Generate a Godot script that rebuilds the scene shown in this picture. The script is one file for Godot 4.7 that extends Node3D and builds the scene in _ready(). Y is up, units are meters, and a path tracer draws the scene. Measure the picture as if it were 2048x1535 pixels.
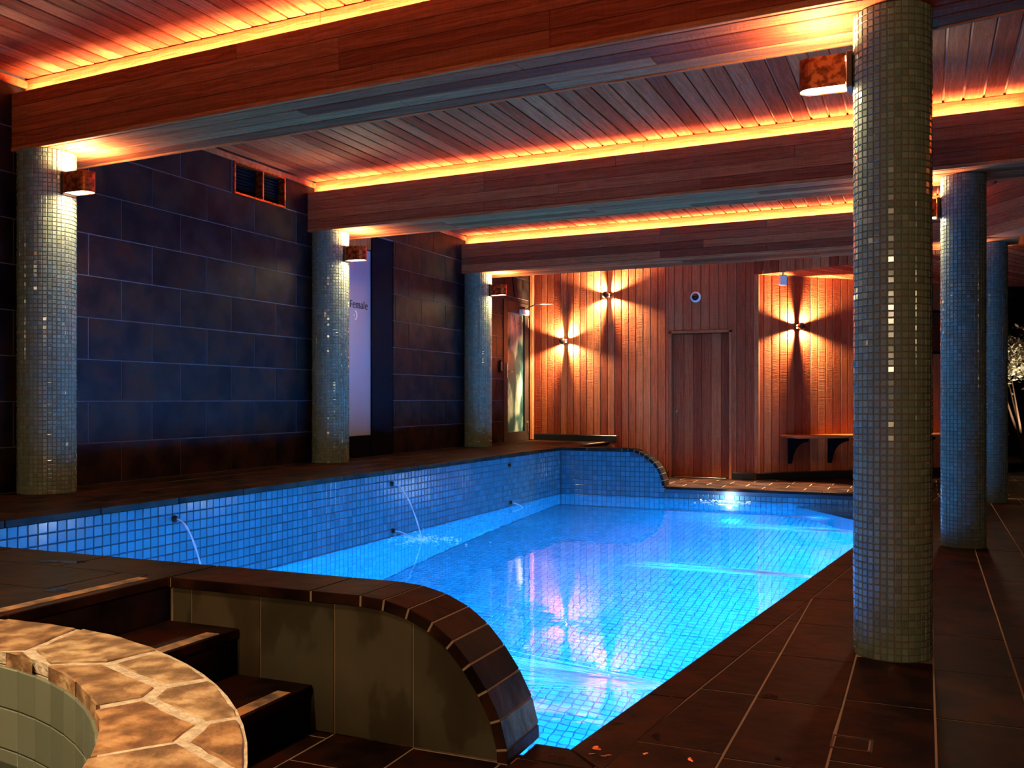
extends Node3D
# Indoor pool hall. Room axes: x to the right, y up, depth z runs away from the viewer (Godot -z). V(x, y, z) turns room values into Godot points.
# Lower floor y = 0, upper deck y = DK, water level y = WL.

const DK := 0.445
const WL := -0.145
const BEAM := 2.63
const LEDY := 3.005
const CEIL := 3.12
const WALLX := -5.38

var rng := RandomNumberGenerator.new()
var M := {}
var taken := {}
var box_cache := {}

func V(x: float, y: float, z: float) -> Vector3:
	return Vector3(x, y, -z)

# ---------------------------------------------------------------- naming
func numbered(n: String) -> String:
	if not taken.has(n):
		taken[n] = 0
		return n
	taken[n] += 1
	return "%s_%03d" % [n, taken[n]]

func thing(called: String, label: String, category: String, at := Vector3.ZERO, group := "", kind := "") -> Node3D:
	var o := Node3D.new()
	o.name = numbered(called)
	add_child(o)
	o.position = at
	o.set_meta("label", label)
	o.set_meta("category", category)
	if group: o.set_meta("group", group)
	if kind: o.set_meta("kind", kind)
	return o

func setting(called: String, label: String, at := Vector3.ZERO) -> Node3D:
	var o := Node3D.new()
	o.name = called
	add_child(o)
	o.position = at
	o.set_meta("kind", "structure")
	o.set_meta("label", label)
	o.set_meta("category", called.get_slice("_", 0))
	return o

func part(parent: Node, called: String, mesh: Mesh, mat: Material, xf := Transform3D(), label := "") -> MeshInstance3D:
	var o := MeshInstance3D.new()
	o.name = called
	o.mesh = mesh
	o.material_override = mat
	o.transform = xf
	if label: o.set_meta("label", label)
	parent.add_child(o, true)
	return o

func copies(parent: Node, called: String, mesh: Mesh, mat: Material, xfs: Array, cols: PackedColorArray) -> void:
	if xfs.is_empty(): return
	var mm := MultiMesh.new()
	mm.transform_format = MultiMesh.TRANSFORM_3D
	mm.use_colors = true
	mm.mesh = mesh
	mm.instance_count = xfs.size()
	for i in xfs.size():
		mm.set_instance_transform(i, xfs[i])
		mm.set_instance_color(i, cols[i])
	var o := MultiMeshInstance3D.new()
	o.name = called
	o.multimesh = mm
	o.material_override = mat
	o.set_meta("kind", "stuff")
	parent.add_child(o, true)

# ---------------------------------------------------------------- mesh collecting
class Tris:
	var v := PackedVector3Array()
	var n := PackedVector3Array()
	func tri(a: Vector3, b: Vector3, c: Vector3, na: Vector3, nb: Vector3, nc: Vector3) -> void:
		# a, b, c counter-clockwise seen from outside
		v.append_array([a, c, b])
		n.append_array([na, nc, nb])
	func poly(p: Array, away: Vector3) -> void:
		# flat convex polygon turned so that its normal points along away
		var nn: Vector3 = (p[1] - p[0]).cross(p[2] - p[0])
		if nn.length_squared() < 1e-16 and p.size() > 3: nn = (p[2] - p[0]).cross(p[3] - p[0])
		nn = nn.normalized()
		if nn.dot(away) < 0.0:
			p.reverse()
			nn = -nn
		for i in range(1, p.size() - 1): tri(p[0], p[i], p[i + 1], nn, nn, nn)
	func box(c: Vector3, s: Vector3) -> void:
		var h := s / 2.0
		for ax in 3:
			var b := (ax + 1) % 3
			var d := (ax + 2) % 3
			for sg in [-1.0, 1.0]:
				var pts := []
				for q in [[-1, -1], [1, -1], [1, 1], [-1, 1]]:
					var w := Vector3.ZERO
					w[ax] = sg * h[ax]; w[b] = q[0] * h[b]; w[d] = q[1] * h[d]
					pts.append(c + w)
				var aw := Vector3.ZERO
				aw[ax] = sg
				poly(pts, aw)
	func tube(path: Array, rad: Array, sides := 8, caps := true) -> void:
		var rings := []
		var up := Vector3(0.13, 1, 0.21).normalized()
		for i in path.size():
			var t: Vector3 = (path[mini(i + 1, path.size() - 1)] - path[maxi(i - 1, 0)]).normalized()
			var a := t.cross(up)
			if a.length() < 0.05: a = t.cross(Vector3.RIGHT)
			a = a.normalized()
			var b := t.cross(a).normalized()
			var ring := []
			for k in sides:
				var an := TAU * k / sides
				var d: Vector3 = a * cos(an) + b * sin(an)
				ring.append([path[i] + d * rad[i], d])
			rings.append(ring)
		for i in path.size() - 1:
			for k in sides:
				var l := (k + 1) % sides
				var p: Array = rings[i][k]
				var q: Array = rings[i][l]
				var r: Array = rings[i + 1][l]
				var s: Array = rings[i + 1][k]
				if (q[0] - p[0]).cross(s[0] - p[0]).dot(p[1]) > 0.0:
					tri(p[0], q[0], r[0], p[1], q[1], r[1]); tri(p[0], r[0], s[0], p[1], r[1], s[1])
				else:
					tri(p[0], r[0], q[0], p[1], r[1], q[1]); tri(p[0], s[0], r[0], p[1], s[1], r[1])
		if caps:
			for e in [0, path.size() - 1]:
				var pts := []
				for k in sides: pts.append(rings[e][k][0])
				var aw: Vector3 = path[e] - path[1 if e == 0 else path.size() - 2]
				poly(pts, aw)
	func lathe(prof: Array, sides := 24, c := Vector3.ZERO) -> void:
		# prof: Vector2(radius, y) from bottom to top, outside to the right
		for i in prof.size() - 1:
			var p: Vector2 = prof[i]
			var q: Vector2 = prof[i + 1]
			var t := (q - p).normalized()
			var nr := Vector2(t.y, -t.x)
			for k in sides:
				var a := TAU * k / sides
				var b := TAU * (k + 1) / sides
				var ca := Vector3(cos(a), 0, -sin(a))
				var cb := Vector3(cos(b), 0, -sin(b))
				var up := Vector3.UP
				var A: Vector3 = c + ca * p.x + up * p.y
				var B: Vector3 = c + cb * p.x + up * p.y
				var C: Vector3 = c + cb * q.x + up * q.y
				var D: Vector3 = c + ca * q.x + up * q.y
				var na: Vector3 = ca * nr.x + up * nr.y
				var nb: Vector3 = cb * nr.x + up * nr.y
				if p.x > 1e-5: tri(A, B, C, na, nb, nb)
				if q.x > 1e-5: tri(A, C, D, na, nb, na)
	func prism(pts: PackedVector2Array, o: Vector3, u: Vector3, w: Vector3, depth: float, chamfer := 0.0) -> void:
		# polygon in the plane o + u * x + w * y, thickness depth along u x w
		if Geometry2D.is_polygon_clockwise(pts): pts.reverse()
		var nn := u.cross(w).normalized()
		var top := pts
		if chamfer > 0.0:
			var c := PackedVector2Array()
			for i in pts.size():
				var a := pts[(i - 1 + pts.size()) % pts.size()]
				var b := pts[i]
				var d := pts[(i + 1) % pts.size()]
				var e1 := (b - a).normalized()
				var e2 := (d - b).normalized()
				var n1 := Vector2(-e1.y, e1.x)
				var n2 := Vector2(-e2.y, e2.x)
				var m := n1 + n2
				if m.length() < 0.2: m = n1
				m = m / maxf(m.dot(n1), 0.3)
				c.append(b + m * chamfer)
			top = c
		var f := func(q: Vector2, h: float) -> Vector3: return o + u * q.x + w * q.y + nn * h
		var ids := Geometry2D.triangulate_polygon(top)
		if ids.is_empty():
			top = pts
			ids = Geometry2D.triangulate_polygon(top)
		for i in range(0, ids.size(), 3):
			poly([f.call(top[ids[i]], depth), f.call(top[ids[i + 1]], depth), f.call(top[ids[i + 2]], depth)], nn)
		ids = Geometry2D.triangulate_polygon(pts)
		for i in range(0, ids.size(), 3):
			poly([f.call(pts[ids[i]], 0.0), f.call(pts[ids[i + 1]], 0.0), f.call(pts[ids[i + 2]], 0.0)], -nn)
		for i in pts.size():
			var j := (i + 1) % pts.size()
			var e := pts[j] - pts[i]
			var aw := u * e.y - w * e.x
			poly([f.call(pts[i], 0.0), f.call(pts[j], 0.0), f.call(pts[j], depth - chamfer), f.call(pts[i], depth - chamfer)], aw)
			if chamfer > 0.0:
				poly([f.call(pts[i], depth - chamfer), f.call(pts[j], depth - chamfer), f.call(top[j], depth), f.call(top[i], depth)], aw.normalized() + nn)
	func mesh() -> ArrayMesh:
		var a := []
		a.resize(Mesh.ARRAY_MAX)
		a[Mesh.ARRAY_VERTEX] = v
		a[Mesh.ARRAY_NORMAL] = n
		var m := ArrayMesh.new()
		m.add_surface_from_arrays(Mesh.PRIMITIVE_TRIANGLES, a)
		return m

# box with chamfered edges, centred, shared between equal sizes
func bbox(s: Vector3, bev: float) -> ArrayMesh:
	var key := "%.3f %.3f %.3f %.4f" % [s.x, s.y, s.z, bev]
	if box_cache.has(key): return box_cache[key]
	var t := Tris.new()
	var h := s / 2.0
	var cv := func(sx: float, sy: float, sz: float, ax: int) -> Vector3:
		var w := Vector3(sx * (h.x - bev), sy * (h.y - bev), sz * (h.z - bev))
		w[ax] = [sx, sy, sz][ax] * h[ax]
		return w
	for ax in 3:
		var b := (ax + 1) % 3
		var d := (ax + 2) % 3
		for sg in [-1.0, 1.0]:
			var pts := []
			for q in [[-1.0, -1.0], [1.0, -1.0], [1.0, 1.0], [-1.0, 1.0]]:
				var g := [0.0, 0.0, 0.0]
				g[ax] = sg; g[b] = q[0]; g[d] = q[1]
				pts.append(cv.call(g[0], g[1], g[2], ax))
			var aw := Vector3.ZERO
			aw[ax] = sg
			t.poly(pts, aw)
			for s2 in [-1.0, 1.0]:   # edge between face ax and face b
				var g1 := [0.0, 0.0, 0.0]
				g1[ax] = sg; g1[b] = s2; g1[d] = -1.0
				var g2 := g1.duplicate()
				g2[d] = 1.0
				var aw2 := Vector3.ZERO
				aw2[ax] = sg; aw2[b] = s2
				t.poly([cv.call(g1[0], g1[1], g1[2], ax), cv.call(g2[0], g2[1], g2[2], ax), cv.call(g2[0], g2[1], g2[2], b), cv.call(g1[0], g1[1], g1[2], b)], aw2)
	for sx in [-1.0, 1.0]:
		for sy in [-1.0, 1.0]:
			for sz in [-1.0, 1.0]:
				t.poly([cv.call(sx, sy, sz, 0), cv.call(sx, sy, sz, 1), cv.call(sx, sy, sz, 2)], Vector3(sx, sy, sz))
	var m := t.mesh()
	box_cache[key] = m
	return m

func at(p: Vector3, turn := 0.0) -> Transform3D:
	return Transform3D(Basis(Vector3.UP, turn), p)

# ---------------------------------------------------------------- materials
func noise_tex(freq: float, sd: int, ramp: Array, size := 512, octaves := 4, kind := FastNoiseLite.TYPE_SIMPLEX_SMOOTH) -> NoiseTexture2D:
	var n := FastNoiseLite.new()
	n.seed = sd
	n.frequency = freq
	n.noise_type = kind
	n.fractal_octaves = octaves
	var t := NoiseTexture2D.new()
	t.width = size
	t.height = size
	t.seamless = true
	t.noise = n
	if ramp.size():
		var g := Gradient.new()
		var off := PackedFloat32Array()
		var col := PackedColorArray()
		for r in ramp:
			off.append(r[0])
			col.append(r[1])
		g.offsets = off
		g.colors = col
		t.color_ramp = g
	return t

# cedar: grain runs along v (or along u when turned); returns [colour, relief]
func wood_tex(turned: bool, sd: int) -> Array:
	var W := 256
	var L := 512
	var a := FastNoiseLite.new(); a.seed = sd; a.frequency = 1.0; a.fractal_octaves = 3
	var b := FastNoiseLite.new(); b.seed = sd + 7; b.frequency = 1.0; b.fractal_octaves = 2
	var col := Image.create(L if turned else W, W if turned else L, false, Image.FORMAT_RGB8)
	var hei := Image.create(L if turned else W, W if turned else L, false, Image.FORMAT_RGB8)
	var lo := Color(0.62, 0.55, 0.5)
	var hi := Color(1.0, 1.0, 1.0)
	for i in L:
		for j in W:
			# wrap along the length by going round a circle
			var an := TAU * i / L
			var cxy := Vector2(cos(an), sin(an)) * 0.55
			var cu := Vector2(cos(TAU * j / W), sin(TAU * j / W))
			var warp := a.get_noise_3d(cxy.x * 1.6, cxy.y * 1.6, cu.x * 0.7) * 0.9
			var g := a.get_noise_3d(cu.x * 5.0 + warp, cu.y * 5.0 + warp, cxy.x * 1.1 + cxy.y * 0.7)
			var fine := b.get_noise_3d(cu.x * 22.0, cu.y * 22.0, cxy.x * 2.5 - cxy.y * 2.0)
			var saw := b.get_noise_3d(cxy.x * 95.0, cxy.y * 95.0, cu.x * 1.5)
			var x := clampf(0.62 + 0.5 * g + 0.28 * fine + 0.13 * saw, 0.0, 1.0)
			var c := lo.lerp(hi, x)
			var h := clampf(0.5 + 0.55 * saw + 0.25 * fine, 0.0, 1.0)
			var q := Vector2i(i, j) if turned else Vector2i(j, i)
			col.set_pixelv(q, c)
			hei.set_pixelv(q, Color(h, h, h))
	return [ImageTexture.create_from_image(col), ImageTexture.create_from_image(hei)]

func std(called: String, c: Color, rough := 0.6, metal := 0.0) -> StandardMaterial3D:
	var m := StandardMaterial3D.new()
	m.resource_name = called
	m.albedo_color = c.linear_to_srgb()
	m.roughness = rough
	m.metallic = metal
	return m

func dull(m: StandardMaterial3D, k: float) -> StandardMaterial3D:
	m.metallic_specular = k
	return m

func glow(called: String, c: Color, e: float) -> StandardMaterial3D:
	var m := std(called, Color(0.8, 0.8, 0.8), 0.5)
	m.emission_enabled = true
	m.emission = c.linear_to_srgb()
	m.emission_energy_multiplier = e
	return m

func tri(m: StandardMaterial3D, sc: Vector3, tex: Texture2D, bump: Texture2D = null, bs := 0.0, off := Vector3.ZERO) -> StandardMaterial3D:
	m.uv1_triplanar = true
	m.uv1_world_triplanar = true
	m.uv1_triplanar_sharpness = 4.0
	m.uv1_scale = sc
	m.uv1_offset = off
	m.albedo_texture = tex
	if bump:
		m.heightmap_enabled = true
		m.heightmap_texture = bump
		m.heightmap_scale = bs
	return m

func make_materials() -> void:
	# cedar boards: three directions, six tones each
	var wv := wood_tex(false, 3)
	var wu := wood_tex(true, 3)
	var tones := [Color(0.42, 0.096, 0.034), Color(0.48, 0.12, 0.042), Color(0.36, 0.073, 0.026), Color(0.45, 0.105, 0.038), Color(0.29, 0.05, 0.019), Color(0.52, 0.148, 0.054)]
	for d in ["z", "x", "y"]:
		var list := []
		for i in 6:
			var m := std("cedar", tones[i], 0.6)
			m.metallic_specular = 0.1
			var sc := Vector3(1.9, 1.9, 0.42)
			if d == "x": sc = Vector3(0.42, 1.9, 1.9)
			if d == "y": sc = Vector3(1.9, 0.42, 1.9)
			var w: Array = wu if d == "x" else wv
			tri(m, sc, w[0], w[1], 0.22, Vector3(0.37 * i, 0.21 * i, 0.53 * i))
			list.append(m)
		M["wood_" + d] = list
	M.cedar_core = std("cedar_core", tones[0], 0.6)
	# slate
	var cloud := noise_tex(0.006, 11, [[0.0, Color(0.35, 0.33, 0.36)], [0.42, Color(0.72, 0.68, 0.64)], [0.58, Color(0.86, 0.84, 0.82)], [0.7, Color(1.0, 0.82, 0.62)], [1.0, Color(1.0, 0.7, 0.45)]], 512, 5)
	var cleft := noise_tex(0.012, 12, [], 512, 5)
	var st := [Color(0.02, 0.0105, 0.0105), Color(0.024, 0.0125, 0.0115), Color(0.0165, 0.009, 0.0095), Color(0.028, 0.0135, 0.011), Color(0.022, 0.0115, 0.012), Color(0.019, 0.011, 0.0098)]
	var wall_slate := []
	var floor_slate := []
	for i in 6:
		var o := Vector3(0.31 * i, 0.17 * i, 0.43 * i)
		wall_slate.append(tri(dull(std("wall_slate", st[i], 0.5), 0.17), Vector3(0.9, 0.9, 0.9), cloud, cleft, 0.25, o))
		var c: Color = st[i]
		floor_slate.append(tri(dull(std("floor_slate", Color(c.r * 1.2, c.g * 0.9, c.b * 0.62), 0.5), 0.14), Vector3(1.1, 1.1, 1.1), cloud, cleft, 0.2, o))  # redder than the wall slate: warm cove light mixed into the colour
	M.slate = wall_slate
	M.pave = floor_slate
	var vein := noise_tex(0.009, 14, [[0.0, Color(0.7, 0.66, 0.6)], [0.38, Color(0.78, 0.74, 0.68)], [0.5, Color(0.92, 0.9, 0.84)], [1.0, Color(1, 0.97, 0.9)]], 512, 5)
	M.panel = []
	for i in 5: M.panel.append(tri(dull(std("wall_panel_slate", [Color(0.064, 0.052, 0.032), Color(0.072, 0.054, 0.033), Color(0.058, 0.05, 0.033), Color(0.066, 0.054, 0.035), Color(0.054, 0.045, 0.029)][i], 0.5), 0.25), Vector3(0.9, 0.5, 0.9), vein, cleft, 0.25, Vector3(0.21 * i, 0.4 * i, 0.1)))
	M.grout = std("grout", Color(0.22, 0.14, 0.085), 0.9)
	M.wall_grout = std("wall_grout", Color(0.1, 0.075, 0.085), 0.9)
	# glazed mosaic
	M.mosaic = std("mosaic", Color(1, 1, 1), 0.15)
	M.mosaic.vertex_color_use_as_albedo = true
	M.mosaic_one = []
	for i in 5:
		M.mosaic_one.append(std("mosaic", celadon(i), 0.15))
	M.pool_tile = std("pool_tile", Color(1, 1, 1), 0.14)
	M.pool_tile.vertex_color_use_as_albedo = true
	M.pool_one = []
	for i in 5:
		M.pool_one.append(std("pool_tile", aqua(i), 0.14))
	M.mosaic_grout = std("mosaic_grout", Color(0.15, 0.1, 0.06), 0.85)
	M.pool_grout = std("pool_grout", Color(0.014, 0.026, 0.04), 0.85)
	M.concrete = std("concrete", Color(0.1, 0.09, 0.08), 0.9)
	# crazy paving round the spa
	var lime := noise_tex(0.011, 21, [[0.0, Color(0.5, 0.42, 0.34)], [0.32, Color(0.6, 0.5, 0.4)], [0.5, Color(0.74, 0.64, 0.52)], [0.66, Color(0.88, 0.8, 0.69)], [1.0, Color(1, 0.95, 0.87)]], 512, 6)
	var rocky := noise_tex(0.02, 22, [], 512, 6)
	M.lime = []
	var lt := [Color(0.58, 0.47, 0.33), Color(0.52, 0.39, 0.25), Color(0.62, 0.53, 0.39), Color(0.52, 0.34, 0.19)]
	for i in 4:
		M.lime.append(tri(std("limestone", lt[i], 0.8), Vector3(1.7, 1.7, 1.7), lime, rocky, 0.8, Vector3(0.3 * i, 0.0, 0.41 * i)))
	M.lime_mortar = tri(std("mortar", Color(0.7, 0.6, 0.46), 0.9), Vector3(4, 4, 4), noise_tex(0.03, 23, [[0.0, Color(0.75, 0.72, 0.68)], [1.0, Color(1, 1, 1)]], 256), rocky, 0.4)
	# metals and small stuff
	var patina := noise_tex(0.02, 31, [[0.0, Color(0.5, 0.35, 0.28)], [0.4, Color(0.75, 0.6, 0.5)], [0.55, Color(1, 0.85, 0.7)], [1.0, Color(1, 0.9, 0.75)]], 256, 4)
	M.copper = tri(std("copper", Color(0.5, 0.16, 0.065), 0.42, 0.9), Vector3(4, 4, 4), patina)
	M.bronze = std("bronze", Color(0.05, 0.025, 0.015), 0.45, 0.6)
	M.black = dull(std("black_paint", Color(0.004, 0.004, 0.005), 0.6), 0.06)
	M.black_tile = std("black_skirting", Color(0.012, 0.011, 0.013), 0.35)
	M.steel = std("steel", Color(0.55, 0.53, 0.5), 0.25, 1.0)
	M.white = std("white_plastic", Color(0.75, 0.75, 0.7), 0.35)
	M.strip = tri(std("grip_strip", Color(0.5, 0.33, 0.19), 0.85), Vector3(3, 3, 3), cloud, rocky, 0.1)
	M.brown_frame = dull(std("brown_frame", Color(0.022, 0.01, 0.006), 0.5), 0.25)
	M.frost = std("frosted_white", Color(0.3, 0.28, 0.32), 0.4)
	M.paint_black = std("lettering", Color(0.004, 0.004, 0.006), 0.5)
	M.paint_pale = std("pale_print", Color(0.7, 0.68, 0.75), 0.5)
	var steam := noise_tex(0.005, 44, [[0.0, Color(0.1, 0.16, 0.16)], [0.42, Color(0.2, 0.3, 0.28)], [0.62, Color(0.5, 0.5, 0.42)], [1.0, Color(0.72, 0.68, 0.56)]], 512, 4)
	M.steam_glass = tri(std("steamed_glass", Color(0.8, 0.8, 0.8), 0.22), Vector3(1.0, 0.55, 1.4), steam)
	# water
	var rip := noise_tex(0.018, 51, [], 512, 3)
	M.water = std("water", Color(1, 1, 1, 0.0), 0.02)
	M.water.albedo_color = Color(1, 1, 1, 0)
	M.water.transparency = BaseMaterial3D.TRANSPARENCY_ALPHA
	M.water.refraction_enabled = true
	M.water.refraction_scale = 0.033
	M.water.uv1_triplanar = true
	M.water.uv1_world_triplanar = true
	M.water.uv1_scale = Vector3(0.55, 0.55, 0.55)
	M.water.heightmap_enabled = true
	M.water.heightmap_texture = rip
	M.water.heightmap_scale = 0.045
	M.film = std("wet_film", Color(0.02, 0.015, 0.01, 0.25), 0.03)
	M.film.albedo_color = Color(0.02, 0.015, 0.01, 0.25)
	M.film.transparency = BaseMaterial3D.TRANSPARENCY_ALPHA
	M.jet = std("jet_water", Color(0.9, 0.92, 0.95), 0.3)
	M.bubble = std("aerated_water", Color(0.92, 0.94, 0.96), 0.6)
	M.bubble.backlight_enabled = true
	M.bubble.backlight = Color(0.9, 0.9, 0.9)
	M.jet.albedo_color = Color(0.95, 0.96, 1.0, 0.35)
	M.jet.transparency = BaseMaterial3D.TRANSPARENCY_ALPHA
	M.pane = std("pane", Color(0.02, 0.02, 0.03), 0.03)
	M.pane.albedo_color = Color(0.05, 0.06, 0.1, 0.3)
	M.pane.transparency = BaseMaterial3D.TRANSPARENCY_ALPHA
	M.leaf = std("leaf", Color(0.5, 0.47, 0.35), 0.6)
	M.bark = std("bark", Color(0.08, 0.04, 0.02), 0.8)
	# things that give off light
	M.led = glow("led_tape", Color(1.0, 0.5, 0.16), 6.0)
	M.lantern = glow("added_lantern_glass", Color(1.0, 0.76, 0.46), 4.0)  # glass of the unseen lamp added behind the viewer
	M.lamp = glow("lamp_diffuser", Color(1.0, 0.78, 0.5), 12.0)
	M.jet_lamp = glow("jet_lamp_lens", Color(0.62, 0.82, 1.0), 45.0)
	M.pool_lamp = glow("pool_lamp_lens", Color(0.25, 0.75, 1.0), 6.0)

func celadon(i: int) -> Color:
	return [Color(0.13, 0.15, 0.105), Color(0.142, 0.165, 0.115), Color(0.122, 0.142, 0.1), Color(0.136, 0.155, 0.115), Color(0.155, 0.175, 0.125)][i % 5]

func aqua(i: int) -> Color:
	return [Color(0.035, 0.085, 0.11), Color(0.039, 0.092, 0.118), Color(0.032, 0.08, 0.105), Color(0.037, 0.087, 0.108), Color(0.043, 0.098, 0.125)][i % 5]

# ---------------------------------------------------------------- lights
func spot(p: Vector3, dir: Vector3, ang: float, e: float, c: Color, size := 0.02, soft := 0.6) -> void:
	var l := SpotLight3D.new()
	l.name = numbered("spot_lamp")
	l.spot_angle = ang
	l.spot_angle_attenuation = soft
	l.spot_range = 30.0
	l.spot_attenuation = 2.0
	l.light_energy = e
	l.light_color = c.linear_to_srgb()
	l.light_size = size
	l.shadow_enabled = true
	add_child(l)
	var up := Vector3.UP if absf(dir.normalized().y) < 0.95 else Vector3.RIGHT
	l.look_at_from_position(p, p + dir, up)

func area(p: Vector3, dir: Vector3, along: Vector3, size: Vector2, e: float, c: Color) -> void:
	var l := AreaLight3D.new()
	l.name = numbered("area_lamp")
	l.area_size = size
	l.light_energy = e
	l.light_color = c.linear_to_srgb()
	l.area_range = 30.0
	l.shadow_enabled = true
	add_child(l)
	var zb := -dir.normalized()
	var xb := (along - zb * along.dot(zb)).normalized()
	l.transform = Transform3D(Basis(xb, zb.cross(xb), zb), p)

func camera_and_air() -> void:
	var cam := Camera3D.new()
	cam.name = "camera"
	cam.projection = Camera3D.PROJECTION_FRUSTUM
	cam.near = 0.05
	cam.far = 100.0
	cam.size = 0.05 * 1535.0 / 1900.0
	cam.frustum_offset = Vector2(0, 0.05 * 30.5 / 1900.0)
	cam.position = Vector3(0, 1.045, 0)
	cam.rotation_degrees = Vector3(0, 23.5, 0)
	add_child(cam)
	cam.current = true
	var e := Environment.new()
	e.background_mode = Environment.BG_COLOR
	e.background_color = Color(0.004, 0.005, 0.009)
	e.tonemap_mode = Environment.TONE_MAPPER_LINEAR
	e.tonemap_exposure = 1.0
	e.sdfgi_enabled = true
	e.ssao_enabled = true
	e.ssil_enabled = true
	var w := WorldEnvironment.new()
	w.name = "air"
	w.environment = e
	add_child(w)

const LED_COL := Color(1.0, 0.64, 0.33)
const WARM := Color(1.0, 0.78, 0.45)
const POOL_COL := Color(0.004, 0.29, 1.0)

# ---------------------------------------------------------------- the hall's outlines
func right_edge(z: float) -> float:     # pool's right edge (x at depth z)
	return -0.96 + (z - 2.675) * 0.1135

func wood_wall_z(x: float) -> float:    # back wall: a slanting part, then straight behind the door
	return 12.55 - 0.2273 * (x + 3.2) if x < -3.2 else 12.55

const ALC := Vector2(-2.02, 12.58)      # alcove wall: start and direction
const ALC_D := Vector2(0.743, 0.669)

func pool_depth_y(z: float) -> float:
	return WL - (1.0 + 0.15 * (11.2 - z))

func beam_z(i: int, x: float) -> float:  # front face of beam i
	match i:
		0: return 1.1 - 0.062 * (x + 5.4)
		1: return 4.31 - 0.062 * (x + 5.4) if x < -0.1 else 3.981 - 0.22 * (x + 0.1)
		2: return 7.497 - 0.053 * (x + 5.4)
		_: return 10.76 - 0.047 * (x + 5.4)

func seen(p: Vector3, margin := 260.0) -> bool:
	var th := deg_to_rad(23.5)
	var zr := -p.z
	var d := -p.x * sin(th) + zr * cos(th)
	if d < 0.4: return false
	var px := 1024.0 + 1900.0 * (p.x * cos(th) + zr * sin(th)) / d
	var py := 798.0 + 1900.0 * (1.045 - p.y) / d
	return px > -margin and px < 2048.0 + margin and py > -margin and py < 1535.0 + margin

func _ready() -> void:
	rng.seed = 20240
	camera_and_air()
	pool_lights()
	make_materials()
	pool()
	lower_floor()
	upper_deck()
	left_wall()
	back_wall()
	alcove()
	shell()
	ceilings()
	for i in 4: beam(i)
	side_beam()
	columns()
	parapets()
	steps()
	spa()
	wall_things()
	water_jets()
	puddles()

# underwater lamps sit in the right hand pool wall, one in the far wall
func pool_lights() -> void:
	# hooded lenses tilted down, so that no beam leaves the water directly
	var face := Vector3(-cos(0.62), -sin(0.62), 0).rotated(Vector3.UP, 0.113)
	for z in [4.5, 6.2, 7.9, 9.6]:
		var e: float = 32.0 if z < 5.0 else 120.0
		area(V(right_edge(z) - 0.13, -0.62, z), face, Vector3(0, 0, 1), Vector2(0.22, 0.22), e, POOL_COL)
	# two unseen ones added in the near end wall to even out the glow
	for x in [-3.5, -2.1]:
		area(V(x, -0.62, 2.68 + 0.13), Vector3(0, -sin(0.62), -cos(0.62)), Vector3(1, 0, 0), Vector2(0.22, 0.22), 65.0, POOL_COL)
	area(V(-2.09, -0.4, 11.07), Vector3(0, -sin(0.62), cos(0.62)), Vector3(1, 0, 0), Vector2(0.2, 0.2), 30.0, POOL_COL)

func pool_lamp_bodies() -> void:
	var k := 0
	var names := ["round underwater lamp set in the pool wall beside the near tiled column", "round underwater lamp in the pool wall short of the middle", "round underwater lamp in the pool wall past the middle", "round underwater lamp in the pool wall near the submerged corner steps"]
	for z in [4.5, 6.2, 7.9, 9.6]:
		var o := thing("pool_lamp", names[k], "pool light", V(right_edge(z), -0.62, z), "underwater lamps along the pool side")
		o.rotation.y = 0.113
		lamp_body(o)
		k += 1
	for x in [-3.5, -2.1]:  # bodies of the two added lamps
		var w := thing("pool_lamp", "added unseen underwater lamp in the near end wall " + ("by the raised terrace" if x < -3 else "below the curved low wall"), "pool light", V(x, -0.62, 2.67), "underwater lamps along the pool side")
		w.rotation.y = -PI / 2
		w.rotation.y += PI
		lamp_body(w)
	var f := thing("pool_lamp", "round underwater lamp in the far pool wall below the water spout", "pool light", V(-2.09, -0.42, 11.2), "underwater lamps along the pool side")
	f.rotation.y = -PI / 2
	lamp_body(f)

func lamp_body(o: Node3D) -> void:
	# local -x looks into the pool; the lens is tilted down by 0.7
	var t := Tris.new()
	t.lathe([Vector2(0.0, 0.0), Vector2(0.12, 0.0), Vector2(0.12, 0.015), Vector2(0.0, 0.02)], 24)
	part(o, "wall_ring", t.mesh(), M.steel, Transform3D(Basis(Vector3.BACK, PI / 2), Vector3(-0.002, 0, 0)))
	var tip := Basis(Vector3.BACK, PI / 2 + 0.62)
	var h := Tris.new()
	h.lathe([Vector2(0.0, -0.06), Vector2(0.09, -0.05), Vector2(0.125, -0.01), Vector2(0.125, 0.012), Vector2(0.115, 0.012), Vector2(0.112, 0.0)], 24)
	part(o, "hood", h.mesh(), M.steel, Transform3D(tip, Vector3(-0.1, 0, 0)))
	var g := Tris.new()
	g.lathe([Vector2(0.112, 0.0), Vector2(0.0, 0.004)], 24)
	part(o, "lens", g.mesh(), M.pool_lamp, Transform3D(tip, Vector3(-0.1, 0, 0)))

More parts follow.
